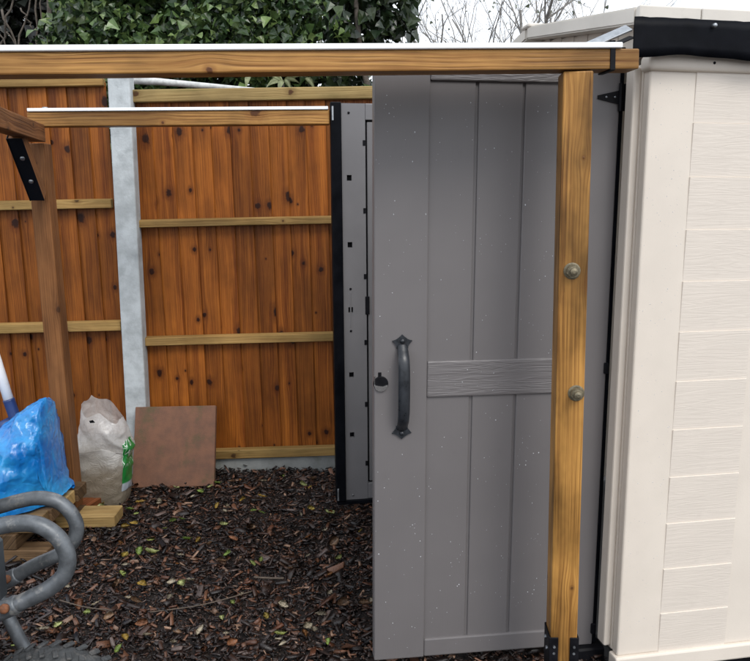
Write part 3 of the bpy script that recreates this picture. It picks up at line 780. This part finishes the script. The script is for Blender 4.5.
def clear_bag():
    Yb = 3.68; base = onz(103, 501, .015); root_M = T(base.x, Yb, .0)
    # silhouette from the photo: height -> left / right
    prof = [(502, 82, 125), (496, 77, 127), (480, 72.5, 128), (462, 71, 128), (448, 72.5, 128), (436, 76, 126), (424, 79.5, 121), (414, 82.5, 116), (404, 84.5, 110), (396, 86.5, 99)]
    P = []
    for y, a, b in prof:
        pa, pb = at(a, y, Yb-.03), at(b, y, Yb-.03); P.append((pa.z, pa.x-base.x, pb.x-base.x))
    zb = P[0][0]; P = [(z-zb+.005, a, b) for z, a, b in P]; H = P[-1][0]
    nu, nv = 72, 60
    def sec(z):
        for (z0, a0, b0_), (z1, a1, b1_) in zip(P, P[1:]):
            if z <= z1: k = (z-z0)/(z1-z0); return a0+(a1-a0)*k, b0_+(b1_-b0_)*k
        return P[-1][1:]
    vs, fs = [], []
    def pnt(u, v, extra=0.0):
        a = 2*math.pi*u; ca, sa = math.cos(a), math.sin(a)
        # the rim: high at the back left, dipping in front, with a second peak to the right
        top = 1.0 - .13*max(0, math.sin(-a))**.7 - .16*max(0, ca)**2 - .05*abs(math.sin(a*2.5+.6))
        z = H*(v**.92)*(top if v > .62 else (1-(1-top)*(v/.62)**4))
        A, B = sec(min(z, H)); cx, hw = (A+B)/2, (B-A)/2
        dp = .105*(1-.62*min(1, (z/H))**1.3)*(.85+.15*math.sin(min(1, z/.15)*math.pi/2))
        e = .72; x = cx+hw*math.copysign(abs(ca)**e, ca); y = dp*math.copysign(abs(sa)**e, sa)
        k = min(1, .25+z/.25)
        q = Vector((x*9, y*9, z*9)); f1 = noise.noise(q+Vector((3, 1, 7))); f2 = 1-abs(noise.noise(q*2.1+Vector((x*14, 0, -x*9))))*2; f3 = 1-2*abs(noise.noise(Vector((x*16+z*22, y*16, z*9-x*20))))
        dia = 1-2*abs(noise.noise(Vector((x*7+z*9, y*4, 2.0+z*3-x*3)))); cr = 1-2*abs(noise.noise(Vector((x*22, y*22, z*30+x*9))))
        hi = min(1, max(0, (z-.16)/.12))
        dsp = k*(.010*f1+hi*(.020*dia+.006*f2)+(1-hi)*(.006*cr+.006*f2))
        n = Vector((ca*dp, sa*hw, 0)).normalized()
        return Vector((x, y, z+.01*f1*(v > .8)))+n*(dsp+extra)
    for j in range(nv+1):
        for i in range(nu): vs.append(pnt(i/nu, j/nv))
    for j in range(nv):
        for i in range(nu): fs.append((j*nu+i, j*nu+(i+1) % nu, (j+1)*nu+(i+1) % nu, (j+1)*nu+i))
    fs.append(tuple(range(nu))[::-1])
    # contents, seen in the open mouth
    c = len(vs); jm = int(nv*.60); vs.append(Vector((0, 0, H*.5)))
    for i in range(nu): fs.append((jm*nu+i, jm*nu+(i+1) % nu, c))
    root = empty('plastic_sack', root_M); tag(root, 'half-full cloudy plastic sack with green print beside the slab', 'sack')
    o = obj('film', raw_mesh(vs, fs, M_FILM, smooth=True), root_M, root)
    vs, fs = [], []; n1, n2 = 16, 30
    for j in range(n2+1):
        for i in range(n1+1): vs.append(pnt(-.105+.12*i/n1, .13+.62*j/n2, .0025))
    for j in range(n2):
        for i in range(n1): fs.append((j*(n1+1)+i, j*(n1+1)+i+1, (j+1)*(n1+1)+i+1, (j+1)*(n1+1)+i))
    obj('print', raw_mesh(vs, fs, label_mat(), smooth=True), root_M, root)
    vs = [Vector(p) for p in ((-.055, 0, .0), (-.035, -.002, .006), (-.025, 0, -.008), (-.048, -.003, -.010))]
    pp = at(92, 421, Yb-.10)-Vector((base.x, Yb, 0))
    obj('tear', raw_mesh([v+pp+Vector((.04, 0, 0)) for v in vs], [(0, 1, 2, 3)], M_STEELBLK), root_M, root)
clear_bag()

def blue_mat():
    m, n, l, b = new_mat('blue_polythene'); g = G(n, l)
    tc = g.node('ShaderNodeTexCoord').outputs['Object']
    f = g.noise(tc, 7, 4, .6)
    c = g.mix(g.mr(f, .35, .7), (.006, .20, .64), (.04, .41, .86)); l.new(c, b.inputs['Base Color'])
    b.inputs['Roughness'].default_value = .25; b.inputs['Coat Weight'].default_value = .6; b.inputs['Coat Roughness'].default_value = .12
    w = g.vmath('ADD', tc, g.vmath('MULTIPLY', g.node('ShaderNodeTexNoise').outputs[1], (.3, .3, .3)))
    v1 = g.node('ShaderNodeTexVoronoi', feature='DISTANCE_TO_EDGE'); v1.inputs['Scale'].default_value = 8; l.new(w, v1.inputs['Vector'])
    l.new(g.bump(g.math('ADD', g.mr(v1.outputs['Distance'], 0, .3), g.noise(tc, 11, 2, .5, .8)), .3, .010), b.inputs['Normal'])
    tr = g.node('ShaderNodeBsdfTranslucent'); l.new(c, tr.inputs[0]); mx = g.node('ShaderNodeMixShader'); mx.inputs[0].default_value = .2
    l.new(b.outputs[0], mx.inputs[1]); l.new(tr.outputs[0], mx.inputs[2]); l.new(mx.outputs[0], n['Material Output'].inputs[0])
    return m
STACK_Z = .20
def blue_bag():
    Yb = 3.26; zb = STACK_Z+.008; org = Vector((at(20, 490, Yb).x, Yb, zb)); W = T(org)
    top = [(-75, 478), (-55, 458), (-30, 447), (0, 432), (12, 424), (22, 417), (34, 408), (44, 403.5), (50.5, 402.5), (52, 412), (53, 436), (55, 462), (58, 480), (62, 491), (64, 496)]
    def topz(px):
        for (a, ya), (b, yb) in zip(top, top[1:]):
            if px <= b: y = ya+(yb-ya)*(px-a)/(b-a); return max(at(px, y, Yb).z-zb, .004)
        return .004
    def X(px): return at(px, 450, Yb).x-org.x
    xs = [-75+i*1.25 for i in range(101)]+[51, 51.5, 52.3, 53, 54, 55.5, 57, 58, 59, 60, 61, 62, 63, 64]
    nt = 70; vs, fs = [], []
    for x in xs:
        h = topz(x); dep = .20*(min(1, (x+78)/30))**.5*(min(1, (68-x)/22))**.6
        if x > 30: dep *= 1-.45*min(1, (x-30)/22)*(x < 56)-(.45*max(0, (64-x)/8) if x >= 56 else 0)
        for j in range(nt+1):
            a = math.pi*j/nt; ca, sa = math.cos(a), max(0, math.sin(a))
            p = Vector((X(x), -dep*math.copysign(abs(ca)**.8, ca)-.05*(1-sa)*(ca > 0), h*sa**.75))
            q = p*7
            rg = lambda s, o: 1-2*abs(noise.noise(q*s+Vector((o, 3-o, o*2))))
            fold = rg(.8, 1.3)*.026+rg(1.6, 4.1)*.024+rg(2.9, 7.7)*.016+rg(5.5, 2.2)*.009+rg(9.5, 5.2)*.004
            k = min(1, sa*2.2)
            p += Vector((0, -ca, sa*.35))*fold*k + Vector((noise.noise(q+Vector((9, 0, 0)))*.008*k, 0, 0))
            p.z = max(p.z, .0)
            vs.append(p)
    n1 = nt+1
    for i in range(len(xs)-1):
        for j in range(nt): fs.append((i*n1+j, (i+1)*n1+j, (i+1)*n1+j+1, i*n1+j+1))
    root = obj('blue_sack', raw_mesh(vs, fs, blue_mat(), smooth=True), W); tag(root, 'crumpled bright blue polythene sack slumped over the timber offcuts', 'sack')
blue_bag()

# ------------------------------------------------------------------ white tube with navy end behind the blue sack
def tube_tool():
    Y = 3.42; pts = [at(-16, 322, Y+.06), at(-3, 362, Y+.03), at(10, 404, Y)]
    root = empty('plastic_tube', T(pts[2].x, Y, STACK_Z)); tag(root, 'white plastic tube with navy blue end rising behind the blue sack', 'tube')
    W = Matrix.Identity(4)
    obj('tube', tube_mesh(pts, .0225, M_WHITE, 16), W, root)
    e = [at(8.5, 399, Y), at(12, 409, Y), at(17, 424, Y-.005), at(22, 445, Y), at(27, 470, Y)]
    obj('sleeve', tube_mesh(smooth_path(e, 4), [.026]*17, M_NAVY, 16), W, root)
    obj('branch', tube_mesh([at(14, 420, Y), at(0, 427, Y-.02), at(-18, 434, Y-.04)], .024, M_NAVY, 14), W, root)
tube_tool()

# ------------------------------------------------------------------ timber offcuts stacked under the blue sack
def timber(label, p, L, w, h, yaw, mat, roll=0, group='timber offcuts', pitch=0):
    bm = bmesh.new(); add_box(bm, (0, 0, h/2), (L, w, h), .003, 1)
    o = obj('timber_offcut', mesh_of(bm, mat), T(p) @ RZ(R(yaw)) @ RY(R(pitch)) @ RX(R(roll))); tag(o, label, 'timber', group); return o
q = onz(98, 527, .01); timber('pale sawn timber offcut poking out to the right of the stack', Vector((q.x-.30, q.y+.045, .012)), .76, .135, .055, 2, M_OFFCUT)
q = onz(88, 510, .02); timber('short red-brown timber offcut between the pale offcut and the plastic sack', Vector((q.x, q.y+.03, .014)), .15, .085, .050, 76, M_REDOFF)
lx = at(28, 520, 3.05).x
timber('dark weathered timber at the bottom front of the offcut stack', Vector((lx-.33, 3.04, .008)), .86, .09, .060, -1, M_OFFDARK)
timber('dark weathered timber at the bottom back of the offcut stack', Vector((lx-.35, 3.42, .008)), .86, .10, .060, 2, M_OFFDARK)
timber('brown timber laid across the stack at its right end', Vector((lx-.06, 3.24, .070)), .50, .08, .065, 88, M_OFFDARK)
timber('brown timber laid across the stack towards its left', Vector((lx-.60, 3.24, .070)), .50, .08, .065, 91, M_OFFDARK)
for i, (y, m, lab) in enumerate(((3.06, M_OFFMID, 'front board on top of the offcut stack under the blue sack'), (3.175, M_OFFDARK, 'second board from the front on top of the offcut stack'), (3.29, M_OFFCUT, 'third board from the front on top of the offcut stack'), (3.405, M_OFFDARK, 'rear board on top of the offcut stack'))):
    timber(lab, Vector((lx-.33+.012*i, y, .136)), .78, .108, .060 if i else .058, (.8, -1.2, .6, -.4)[i]*.6, m)

# ------------------------------------------------------------------ wheelbarrow stood on its nose at the left edge
def wheelbarrow():
    YN, YF = 1.56, 1.86; YC = (YN+YF)/2
    wc = at(52, 648, YC); wr = .212; wc = Vector((wc.x, YC, wr+.004))
    root = empty('wheelbarrow', T(wc.x-.1, YC, 0)); tag(root, 'scuffed dark grey wheelbarrow stood on its nose at the left edge', 'wheelbarrow')
    I = Matrix.Identity(4)
    near = [(-58, 541), (0, 526), (17, 523.5), (32, 523.5), (46, 528), (60, 540), (67.5, 557), (64.5, 574), (51, 587), (32, 597), (17, 604), (0, 611), (-50, 634)]
    far = [(-45, 519), (0, 506.5), (17, 501.5), (37, 498), (55, 500.5), (69, 510.5), (76.5, 525), (74, 540), (62, 552.5), (35, 565), (17, 575), (0, 584), (-45, 606)]
    for P, Y, rad in ((near, YN, .0185), (far, YF, .0185)):
        lg = obj('leg', tube_mesh(smooth_path([at(x, y, Y) for x, y in P], 6), rad, M_TUBE, 14), I, root)
        # sleeves where the leg is bolted to the frame strut
        a, b = at(P[10][0], P[10][1], Y), at(P[11][0], P[11][1], Y); dr = (b-a).normalized()
        obj('sleeve', tube_mesh([a-dr*.004, a, b+dr*.10], [.0195, .0215, .0215], M_TUBE, 14), I, lg)
        for k in (.018, .07):
            c = a+dr*k
            bm = bmesh.new(); add_lathe(bm, [(.011, 0), (.011, .007), (.006, .012), (.002, .013)], 10, T(c+Vector((0, -.020, .008))) @ RX(R(70))); obj('bolt', mesh_of(bm, M_RUST, True), I, lg)
    # frame: handles up, nose down to the axle
    for Y, s in ((YN, -1), (YF, 1)):
        x0 = -1.02
        path = smooth_path([(x0-.02, YC+s*.28, 1.42), (x0-.02, YC+s*.26, 1.15), (x0, Y, .78), (x0+.03, Y+(-s)*.02, .52), (wc.x-.06, YC+s*.09, .26), (wc.x, YC+s*.07, wr)], 5)
        fr = obj('frame_tube', tube_mesh(path, .017, M_TUBE, 12), I, root)
        obj('grip', tube_mesh([(x0-.02, YC+s*.282, 1.47), (x0-.02, YC+s*.275, 1.33)], .021, M_BLACK, 12), I, fr)
    # tray
    bm = bmesh.new(); rings = []
    for x, hy, z0, z1 in ((-1.01, .20, .50, 1.02), (-1.06, .23, .45, 1.06), (-1.30, .32, .28, 1.14), (-1.36, .34, .24, 1.16), (-1.36, .325, .255, 1.145), (-1.30, .305, .30, 1.12), (-1.07, .215, .47, 1.04), (-1.03, .19, .52, 1.0)):
        rings.append([bm.verts.new((x, YC+a, z)) for a, z in ((-hy, z0), (hy, z0), (hy, z1), (-hy, z1))])
    for a, b in zip(rings, rings[1:]):
        for k in range(4): bm.faces.new((a[k], a[(k+1) % 4], b[(k+1) % 4], b[k]))
    bm.faces.new(rings[0][::-1]); bm.faces.new(rings[-1])
    bmesh.ops.bevel(bm, geom=list(bm.edges), offset=.012, segments=2, affect='EDGES'); obj('tray', mesh_of(bm, M_TRAY, True), I, root)
    bm = bmesh.new(); add_prism(bm, [(-1.015, .52), (-.90, .56), (-.90, .70), (-1.015, .84)], YC-.02, YC+.02); obj('tray_brace', mesh_of(bm, M_TRAY), I, root)
    # wheel
    wm = T(wc) @ RX(R(90))
    bm = bmesh.new(); prof = [(wr-.075, -.030)]
    for a in range(-75, 76, 15): prof.append((wr-.045+.042*math.cos(R(a)), .046*math.sin(R(a))))
    prof.append((wr-.075, .030)); n = 64; rg = []
    for k in range(n): rg.append([bm.verts.new((r_*math.cos(2*math.pi*k/n), r_*math.sin(2*math.pi*k/n), z)) for r_, z in prof])
    for k in range(n):
        a, b = rg[k], rg[(k+1) % n]; m_ = len(prof)
        for i in range(m_): bm.faces.new((a[i], b[i], b[(i+1) % m_], a[(i+1) % m_]))
    wh = obj('wheel', mesh_of(bm, M_TYRE, True), wm, root)
    bm = bmesh.new(); n = 40
    for k in range(n):                                            # tread lugs, one half-pitch apart left and right
        for s in (-1, 1):
            a = 2*math.pi*(k+(.5 if s > 0 else 0))/n
            add_box(bm, (wr-.003, 0, 0), (.007, .013, .030), .002, 1, RZ(a) @ T(0, 0, s*.021) @ RX(R(28*s)))
    obj('tread', mesh_of(bm, M_TYRE), wm, wh)
    bm = bmesh.new(); add_lathe(bm, [(wr-.074, -.026), (.10, -.006), (.04, -.010), (.035, -.06), (.012, -.075), (.012, .075), (.035, .06), (.04, .010), (.10, .006), (wr-.074, .026)], 32); obj('rim', mesh_of(bm, M_TUBE, True), wm, wh)
wheelbarrow()

# ------------------------------------------------------------------ fallen leaves and twigs
def leaf_meshes():
    pal = {'g': [(.30, .36, .10), (.20, .28, .06), (.44, .47, .20)], 'y': [(.48, .36, .08), (.40, .26, .05)], 'b': [(.30, .13, .04), (.24, .10, .045), (.20, .12, .07)], 'p': [(.42, .36, .26)]}
    out = {}
    for k, cs in pal.items():
        out[k] = []
        for j, c in enumerate(cs):
            mt = plain('fallen_leaf_'+k, c, .45, var=.3, nscale=90, bump=.3, bscale=200)
            bm = bmesh.new(); n = 7; L = .046+.008*j; rows = []
            for i in range(n+1):
                t = i/n; w = .32*L*math.sin(math.pi*min(.999, t**.8))**.8*(1 if i not in (0, n) else .05); z = .006*math.sin(t*3+j)+.010*(t-.5)**2*4
                rows.append([bm.verts.new((L*(t-.5), s*w, z+abs(s)*w*(.45+.2*j)+.002*math.sin(i*2.3+s*2))) for s in (-1, 0, 1)])
            for a, b in zip(rows, rows[1:]):
                for q in range(2): bm.faces.new((a[q], a[q+1], b[q+1], b[q]))
            bm2 = bm; geom = bmesh.ops.solidify(bm2, geom=list(bm2.faces), thickness=.0008)
            out[k].append(mesh_of(bm2, mt, True))
    return out
LM = leaf_meshes()
leaf_px = [('g', 200, 492), ('g', 152, 553), ('g', 182, 519), ('g', 172, 521), ('g', 187, 540), ('g', 283, 477), ('g', 228, 556), ('g', 252, 565), ('g', 182, 584), ('p', 190, 582), ('g', 150, 541), ('g', 140, 552), ('g', 122, 575),
           ('g', 58, 624), ('g', 14, 647), ('g', 120, 651), ('g', 329, 642), ('g', 218, 484), ('g', 210, 487), ('y', 218, 506), ('y', 262, 497), ('g', 254, 511), ('y', 198, 541), ('y', 133, 525), ('y', 126, 527), ('g', 262, 513), ('p', 193, 496),
           ('b', 232, 540), ('b', 206, 602), ('b', 10, 626), ('b', 11, 638), ('b', 52, 632), ('b', 52, 618), ('p', 68, 586), ('b', 80, 604), ('b', 342, 605), ('b', 304, 634), ('y', 361, 531), ('b', 358, 540), ('p', 307, 627), ('p', 330, 594), ('b', 231, 482),
           ('g', 329, 513), ('b', 358, 511), ('y', 243, 500), ('b', 96, 566), ('g', 100, 508), ('g', 105, 514), ('y', 104, 504), ('b', 117, 499), ('g', 130, 510), ('g', 136, 514), ('b', 72, 645), ('p', 42, 630), ('b', 240, 481), ('g', 303, 485), ('y', 310, 489), ('p', 170, 598), ('b', 118, 583), ('g', 88, 612), ('b', 270, 480), ('p', 160, 501), ('b', 120, 544), ('g', 176, 488), ('g', 224, 524)]
rl = random.Random(21)
for i in range(70):
    leaf_px.append((rl.choice('gybbpppb'), rl.uniform(90, 372), 478+175*rl.random()**1.1))
KIND = {'g': 'yellow-green leaf', 'y': 'mustard-yellow leaf', 'b': 'orange-brown dead leaf', 'p': 'pale buff dead leaf'}
ORD = ['leftmost', 'second from the left', 'third from the left', 'fourth from the left', 'fifth from the left', 'sixth from the left', 'seventh from the left', 'eighth from the left', 'ninth from the left', 'tenth from the left', 'eleventh from the left', 'twelfth from the left', 'thirteenth from the left', 'fourteenth from the left', 'fifteenth from the left', 'sixteenth from the left']
def place(x, y):
    if y < 500: return 'along the foot of the slab' if x < 216 else 'along the foot of the right fence'
    if x < 138 and y < 560: return 'between the sack and the wheelbarrow'
    if x < 130: return 'by the wheelbarrow wheel'
    if x > 290: return 'beside the grey doors, near the far one' if y < 560 else 'beside the near grey door'
    row = 'in the strip just below the slab' if y < 530 else ('across the middle of the mulch' if y < 580 else 'towards the front of the mulch')
    return row
bins = {}
for k, x, y in leaf_px: bins.setdefault((k, place(x, y)), []).append((x, y))
for (k, pl), lst in bins.items():
    lst.sort()
    for idx, (x, y) in enumerate(lst):
        p = onz(x, y, .026); me = rl.choice(LM[k]); s = rl.uniform(.55, 1.05)
        o = obj('fallen_leaf', me, T(p.x, p.y, .026+soil_h(p.x, p.y)*.7) @ RZ(rl.uniform(0, 6.3)) @ RX(rl.uniform(-.6, .6)) @ RY(rl.uniform(-.45, .45)) @ Matrix.Diagonal((s, s*rl.uniform(.8, 1.2), s, 1)))
        tag(o, KIND[k]+' '+pl+(', '+ORD[min(idx, 15)] if len(lst) > 1 else ''), 'leaf', 'fallen leaves on the mulch')
M_TWIG = plain('grey_brown_twig', (.10, .075, .055), .7, var=.3, nscale=80)
for lab, pts, rad in (('long thin bare twig lying across the middle of the mulch', [(150, 612), (195, 606), (225, 599), (252, 591)], .0022),
                      ('short straight twig on the mulch below the fence panel', [(254, 577), (270, 578), (284, 578)], .004),
                      ('thin twig on the mulch near the wheelbarrow', [(60, 600), (85, 607), (112, 610)], .002)):
    tag(obj('twig', tube_mesh(smooth_path([onz(x, y, .030) for x, y in pts], 4), rad, M_TWIG, 6)), lab, 'twig', 'twigs on the mulch')

# ------------------------------------------------------------------ greenery behind the fence
LEAF = np.array([[0, 0, 0], [-.46, .10, .06], [-.30, .46, .04], [0, 1.0, -.10], [.30, .46, .04], [.46, .10, .06], [0, .42, -.05]])
LF = np.array([[0, 6, 1], [1, 6, 2], [2, 6, 3], [3, 6, 4], [4, 6, 5], [5, 6, 0]])
def leaves(P, size, cols, seed, up=.35, face=None):
    r = np.random.default_rng(seed); n = len(P)
    d = r.normal(0, 1, (n, 3)); d[:, 2] -= .7; d /= np.linalg.norm(d, axis=1)[:, None]           # leaf tip direction (hanging)
    nr = r.normal(0, .6, (n, 3)); nr[:, 2] += up; nr[:, 1] -= .55
    if face is not None: nr += face
    s = np.cross(d, nr); s /= np.linalg.norm(s, axis=1)[:, None]; nr = np.cross(s, d)
    S = size*(.5+1.3*r.random(n)**1.7)
    V = P[:, None]+S[:, None, None]*(LEAF[None, :, 0:1]*s[:, None]+LEAF[None, :, 1:2]*d[:, None]+LEAF[None, :, 2:3]*nr[:, None])
    ci = r.integers(0, len(cols), n); C = np.array(cols)[ci]*r.uniform(.65, 1.35, (n, 1))
    cc = np.ones((n, 7, 4)); cc[:, :, :3] = C[:, None]
    Fi = (LF[None]+(np.arange(n)*7)[:, None, None]).reshape(-1, 3)
    return V.reshape(-1, 3), Fi, cc.reshape(-1, 4)
M_LEAF = vcol_mat('evergreen_leaf', .33, .55, .1, 30, .18)
M_BARK = plain('grey_bark', (.09, .075, .06), .85, var=.35, nscale=25, bump=.8, bdist=.01, bscale=40)
M_PALEBARK = plain('sky_paled_bark', (.27, .255, .235), .85, var=.3, nscale=25, bump=.6, bdist=.01, bscale=40)  # bark colour lightened to carry the glare of the bright sky
def clump_points(centres, n, seed, hollow=.55):
    r = np.random.default_rng(seed); C = np.array(centres); w = C[:, 3]**2; w = w/w.sum()
    i = r.choice(len(C), n, p=w); d = r.normal(0, 1, (n, 3)); d /= np.linalg.norm(d, axis=1)[:, None]
    rad = C[i, 3]*(hollow+(1-hollow)*r.random(n)**.6)
    return C[i, :3]+d*rad[:, None]
def branchy(bm, p, d, L, rad, depth, r, spread=.5, up=.15, mind=0):
    n = 5; pts = [p]; rs = [rad]; dd = d.copy()
    for k in range(n):
        dd = (dd+Vector((r.gauss(0, .11), r.gauss(0, .11), r.gauss(0, .09)+up*.2))).normalized(); pts.append(pts[-1]+dd*L/n); rs.append(rad*(1-.55*(k+1)/n))
    add_tube(bm, pts, rs, 6 if rad > .02 else 4, False)
    if depth == 0: return [pts[-1]]
    tips = []
    for k in range(r.randint(2, 3)+(1 if depth > 2 else 0)):
        i = r.randint(2, n); a = Vector((r.gauss(0, 1), r.gauss(0, 1), r.gauss(0, .5)+.3)).normalized()
        tips += branchy(bm, pts[i], (dd+a*spread*1.6).normalized(), L*r.uniform(.55, .8), rs[i]*.68, depth-1, r, spread, up)
    return tips
def evergreen(name, label, cat, base, centres, nleaf, size, cols, seed, stems, up=.35, group=None):
    root = empty(name, T(base)); tag(root, label, cat, group)
    r = random.Random(seed); bm = bmesh.new()
    for (x, y, z, h) in stems:
        b = Vector((x, y, z)); pts = [b]
        for k in range(7): pts.append(pts[-1]+Vector((r.gauss(0, .035), r.gauss(0, .035), h/7)))
        add_tube(bm, pts, [.05*(1-.1*k) for k in range(8)], 7)
    obj('trunk', mesh_of(bm, M_BARK, True), Matrix.Identity(4), root)
    V, Fi, C = leaves(clump_points(centres, nleaf, seed), size, cols, seed+1, up)
    obj('crown', raw_mesh(V.tolist(), Fi.tolist(), M_LEAF, C), Matrix.Identity(4), root)
r = random.Random(5); cen = []
def cl(px_, py_, Y, rad): p = at(px_, py_, Y); cen.append((p.x, p.y, p.z, rad))
for x in range(80, 330, 17):
    for y in (-35, -12, 12, 36, 60, 88, 120, 160):
        cl(x+r.uniform(-12, 12), y+r.uniform(-9, 9), 5.75+r.uniform(-.3, .35)+(.25 if y > 70 else 0), r.uniform(.17, .30))
for x in range(60, 350, 30):
    for z in (.3, .75, 1.2, 1.6): p = at(x, 100, 5.9); cen.append((p.x, 5.9, z, .3))
evergreen('ivy_hedge', 'dense glossy green ivy hedge rising behind the fence panels', 'hedge', at(200, 300, 5.9)*1.0-Vector((0, 0, at(200, 300, 5.9).z)), cen, 46000, .052, [(.030, .062, .022), (.055, .105, .030), (.026, .052, .020), (.10, .165, .050), (.17, .25, .075)], 31,
          [(at(x, 100, 5.9).x, 5.95, -.02, 2.6) for x in (90, 150, 215, 280, 330)])
cen = []
for x, y, rad in ((352, 8, .22), (368, 20, .2), (385, -6, .2), (392, 16, .17), (398, 30, .14), (372, 38, .14), (350, 34, .2), (408, 6, .10), (345, 62, .2), (360, 95, .2), (330, 80, .25), (355, -25, .3), (395, -30, .25), (380, 2, .12)):
    cl(x, y, 5.6, rad)
evergreen('evergreen_tree', 'dark holly-like evergreen at the right end of the hedge against the sky', 'tree', Vector((at(372, 60, 5.7).x, 5.7, 0)), cen, 1350, .07, [(.014, .028, .012), (.025, .045, .018), (.040, .065, .022)], 33, [(at(385, 60, 5.65).x, 5.65, -.02, 3.0), (at(355, 60, 5.7).x, 5.7, -.02, 2.6)], .2)
cen = []
for x in range(-70, 84, 16):
    for y in (-30, -5, 20, 45, 75, 110): cl(x+r.uniform(-8, 8), y+r.uniform(-8, 8), 6.6+r.uniform(-.2, .2), r.uniform(.2, .3))
evergreen('shrub', 'near-black shaded shrub with bare pale stems behind the left of the fence', 'shrub', Vector((at(0, 100, 6.5).x, 6.5, 0)), cen, 5200, .085, [(.006, .008, .006), (.010, .014, .009), (.016, .020, .012)], 35, [(at(x, 60, 6.2).x, 6.2, -.02, 3.2) for x in (10, 45)])  # near-black leaf colours carry the shrub's shade
sh = bpy.data.objects['shrub']; bm = bmesh.new(); r = random.Random(9)
for x0, y0, x1, y1, rad in ((36, 70, 37, -20, .012), (14, 60, 34, -15, .010), (2, 10, 26, 70, .012), (20, 8, 34, 30, .008), (34, 30, 50, 18, .007), (0, 45, 12, -10, .012), (6, 30, 18, 48, .008), (44, 60, 40, -10, .009), (-8, 20, 14, 58, .009), (52, 70, 58, 10, .008)):
    a, b = at(x0, y0, 5.95), at(x1, y1, 5.95); pts = [a+(b-a)*t/6+Vector((r.gauss(0, .004), r.gauss(0, .02), r.gauss(0, .004))) for t in range(7)]
    add_tube(bm, pts, [rad*.8*(1-.06*k) for k in range(7)], 6)
obj('bare_stems', mesh_of(bm, M_BARK, True), Matrix.Identity(4), sh)
# pale pole just behind the right panel's cap rail
tag(obj('pole', tube_mesh([at(128, 80, 4.42), at(160, 82, 4.42), at(200, 85.5, 4.42), at(258, 90, 4.42)], [.022, .020, .017, .010], plain('pale_pole', (.52, .53, .52), .6, var=.2, nscale=30), 10)), 'pale grey pole lying along the top behind the right fence panel', 'pole')
def bamboo():
    p = at(285, 105, 4.75); root = empty('leafy_plant', T(p.x, 4.75, 0)); tag(root, 'small plant with long pale leaves peeping over the right fence panel', 'plant')
    obj('stem', tube_mesh([(p.x, 4.75, -.02), (p.x+.02, 4.75, 1.2), at(283, 84, 4.75)], .008, M_BARK, 6), Matrix.Identity(4), root)
    mt = plain('pale_long_leaf', (.33, .36, .20), .5, var=.25, nscale=30)
    for a, b in (((283, 82), (266, 88)), ((283, 81), (300, 84)), ((284, 81), (278, 94)), ((284, 80), (292, 92)), ((283, 82), (272, 78)), ((250, 76), (246, 90)), ((305, 78), (316, 92)), ((285, 81), (306, 77))):
        A, B = at(a[0], a[1], 4.74), at(b[0], b[1], 4.70); d = B-A; s = d.cross(Vector((0, 1, .3))).normalized()*.016
        bm = bmesh.new(); rows = []
        for i in range(7):
            t = i/6; w = math.sin(math.pi*min(.97, t+.06)); c = A+d*t+Vector((0, -.02*math.sin(t*3), .02*math.sin(t*3.1)))
            rows.append([bm.verts.new(c-s*w), bm.verts.new(c+Vector((0, .004, 0))), bm.verts.new(c+s*w)])
        for x, y in zip(rows, rows[1:]):
            for q in range(2): bm.faces.new((x[q], x[q+1], y[q+1], y[q]))
        bmesh.ops.solidify(bm, geom=list(bm.faces), thickness=.001)
        obj('leaf', mesh_of(bm, mt, True), Matrix.Identity(4), root)
bamboo()
def bare_tree(label, x, Y, h, seed, lean, depth=5, leafy=0, rad=.13):
    b = at(x, 100, Y); b.z = 0; root = empty('bare_tree', T(b)); tag(root, label, 'tree', 'leafless trees beyond the fence')
    r = random.Random(seed); bm = bmesh.new()
    trunk = smooth_path([b+Vector((0, 0, -.05)), b+Vector((lean*.2, 0, h*.25)), b+Vector((lean*.5, .1, h*.42))], 4); add_tube(bm, trunk, [rad*(1-.04*k) for k in range(len(trunk))], 10)
    obj('trunk', mesh_of(bm, M_PALEBARK, True), Matrix.Identity(4), root)
    bm = bmesh.new(); tips = []
    for k in range(7):
        a = 2*math.pi*k/7+r.random(); i = r.randint(4, len(trunk)-1)
        tips += branchy(bm, trunk[i], Vector((math.cos(a)*.8+lean*.12, math.sin(a)*.5, .75)).normalized(), h*r.uniform(.2, .3), rad*.30, depth, r, .42, .1)
    obj('branches', mesh_of(bm, M_PALEBARK, False), Matrix.Identity(4), root)
    if leafy:
        P = np.array([list(t+Vector((r.gauss(0, .12), r.gauss(0, .12), r.gauss(0, .12)))) for t in tips for _ in range(leafy)])
        V, Fi, C = leaves(P, .05, [(.16, .19, .12), (.16, .18, .12), (.10, .12, .08)], seed, .3)
        obj('crown', raw_mesh(V.tolist(), Fi.tolist(), M_LEAF, C), Matrix.Identity(4), root)
bare_tree('leafless sky-paled grey tree showing above the beam left of the shed roof', 470, 13.0, 7.2, 3, -.5, 4, 1)
bare_tree('leafless tree with spreading branches rising behind the shed roof', 585, 11.0, 6.6, 8, -1.6, 5, 0)
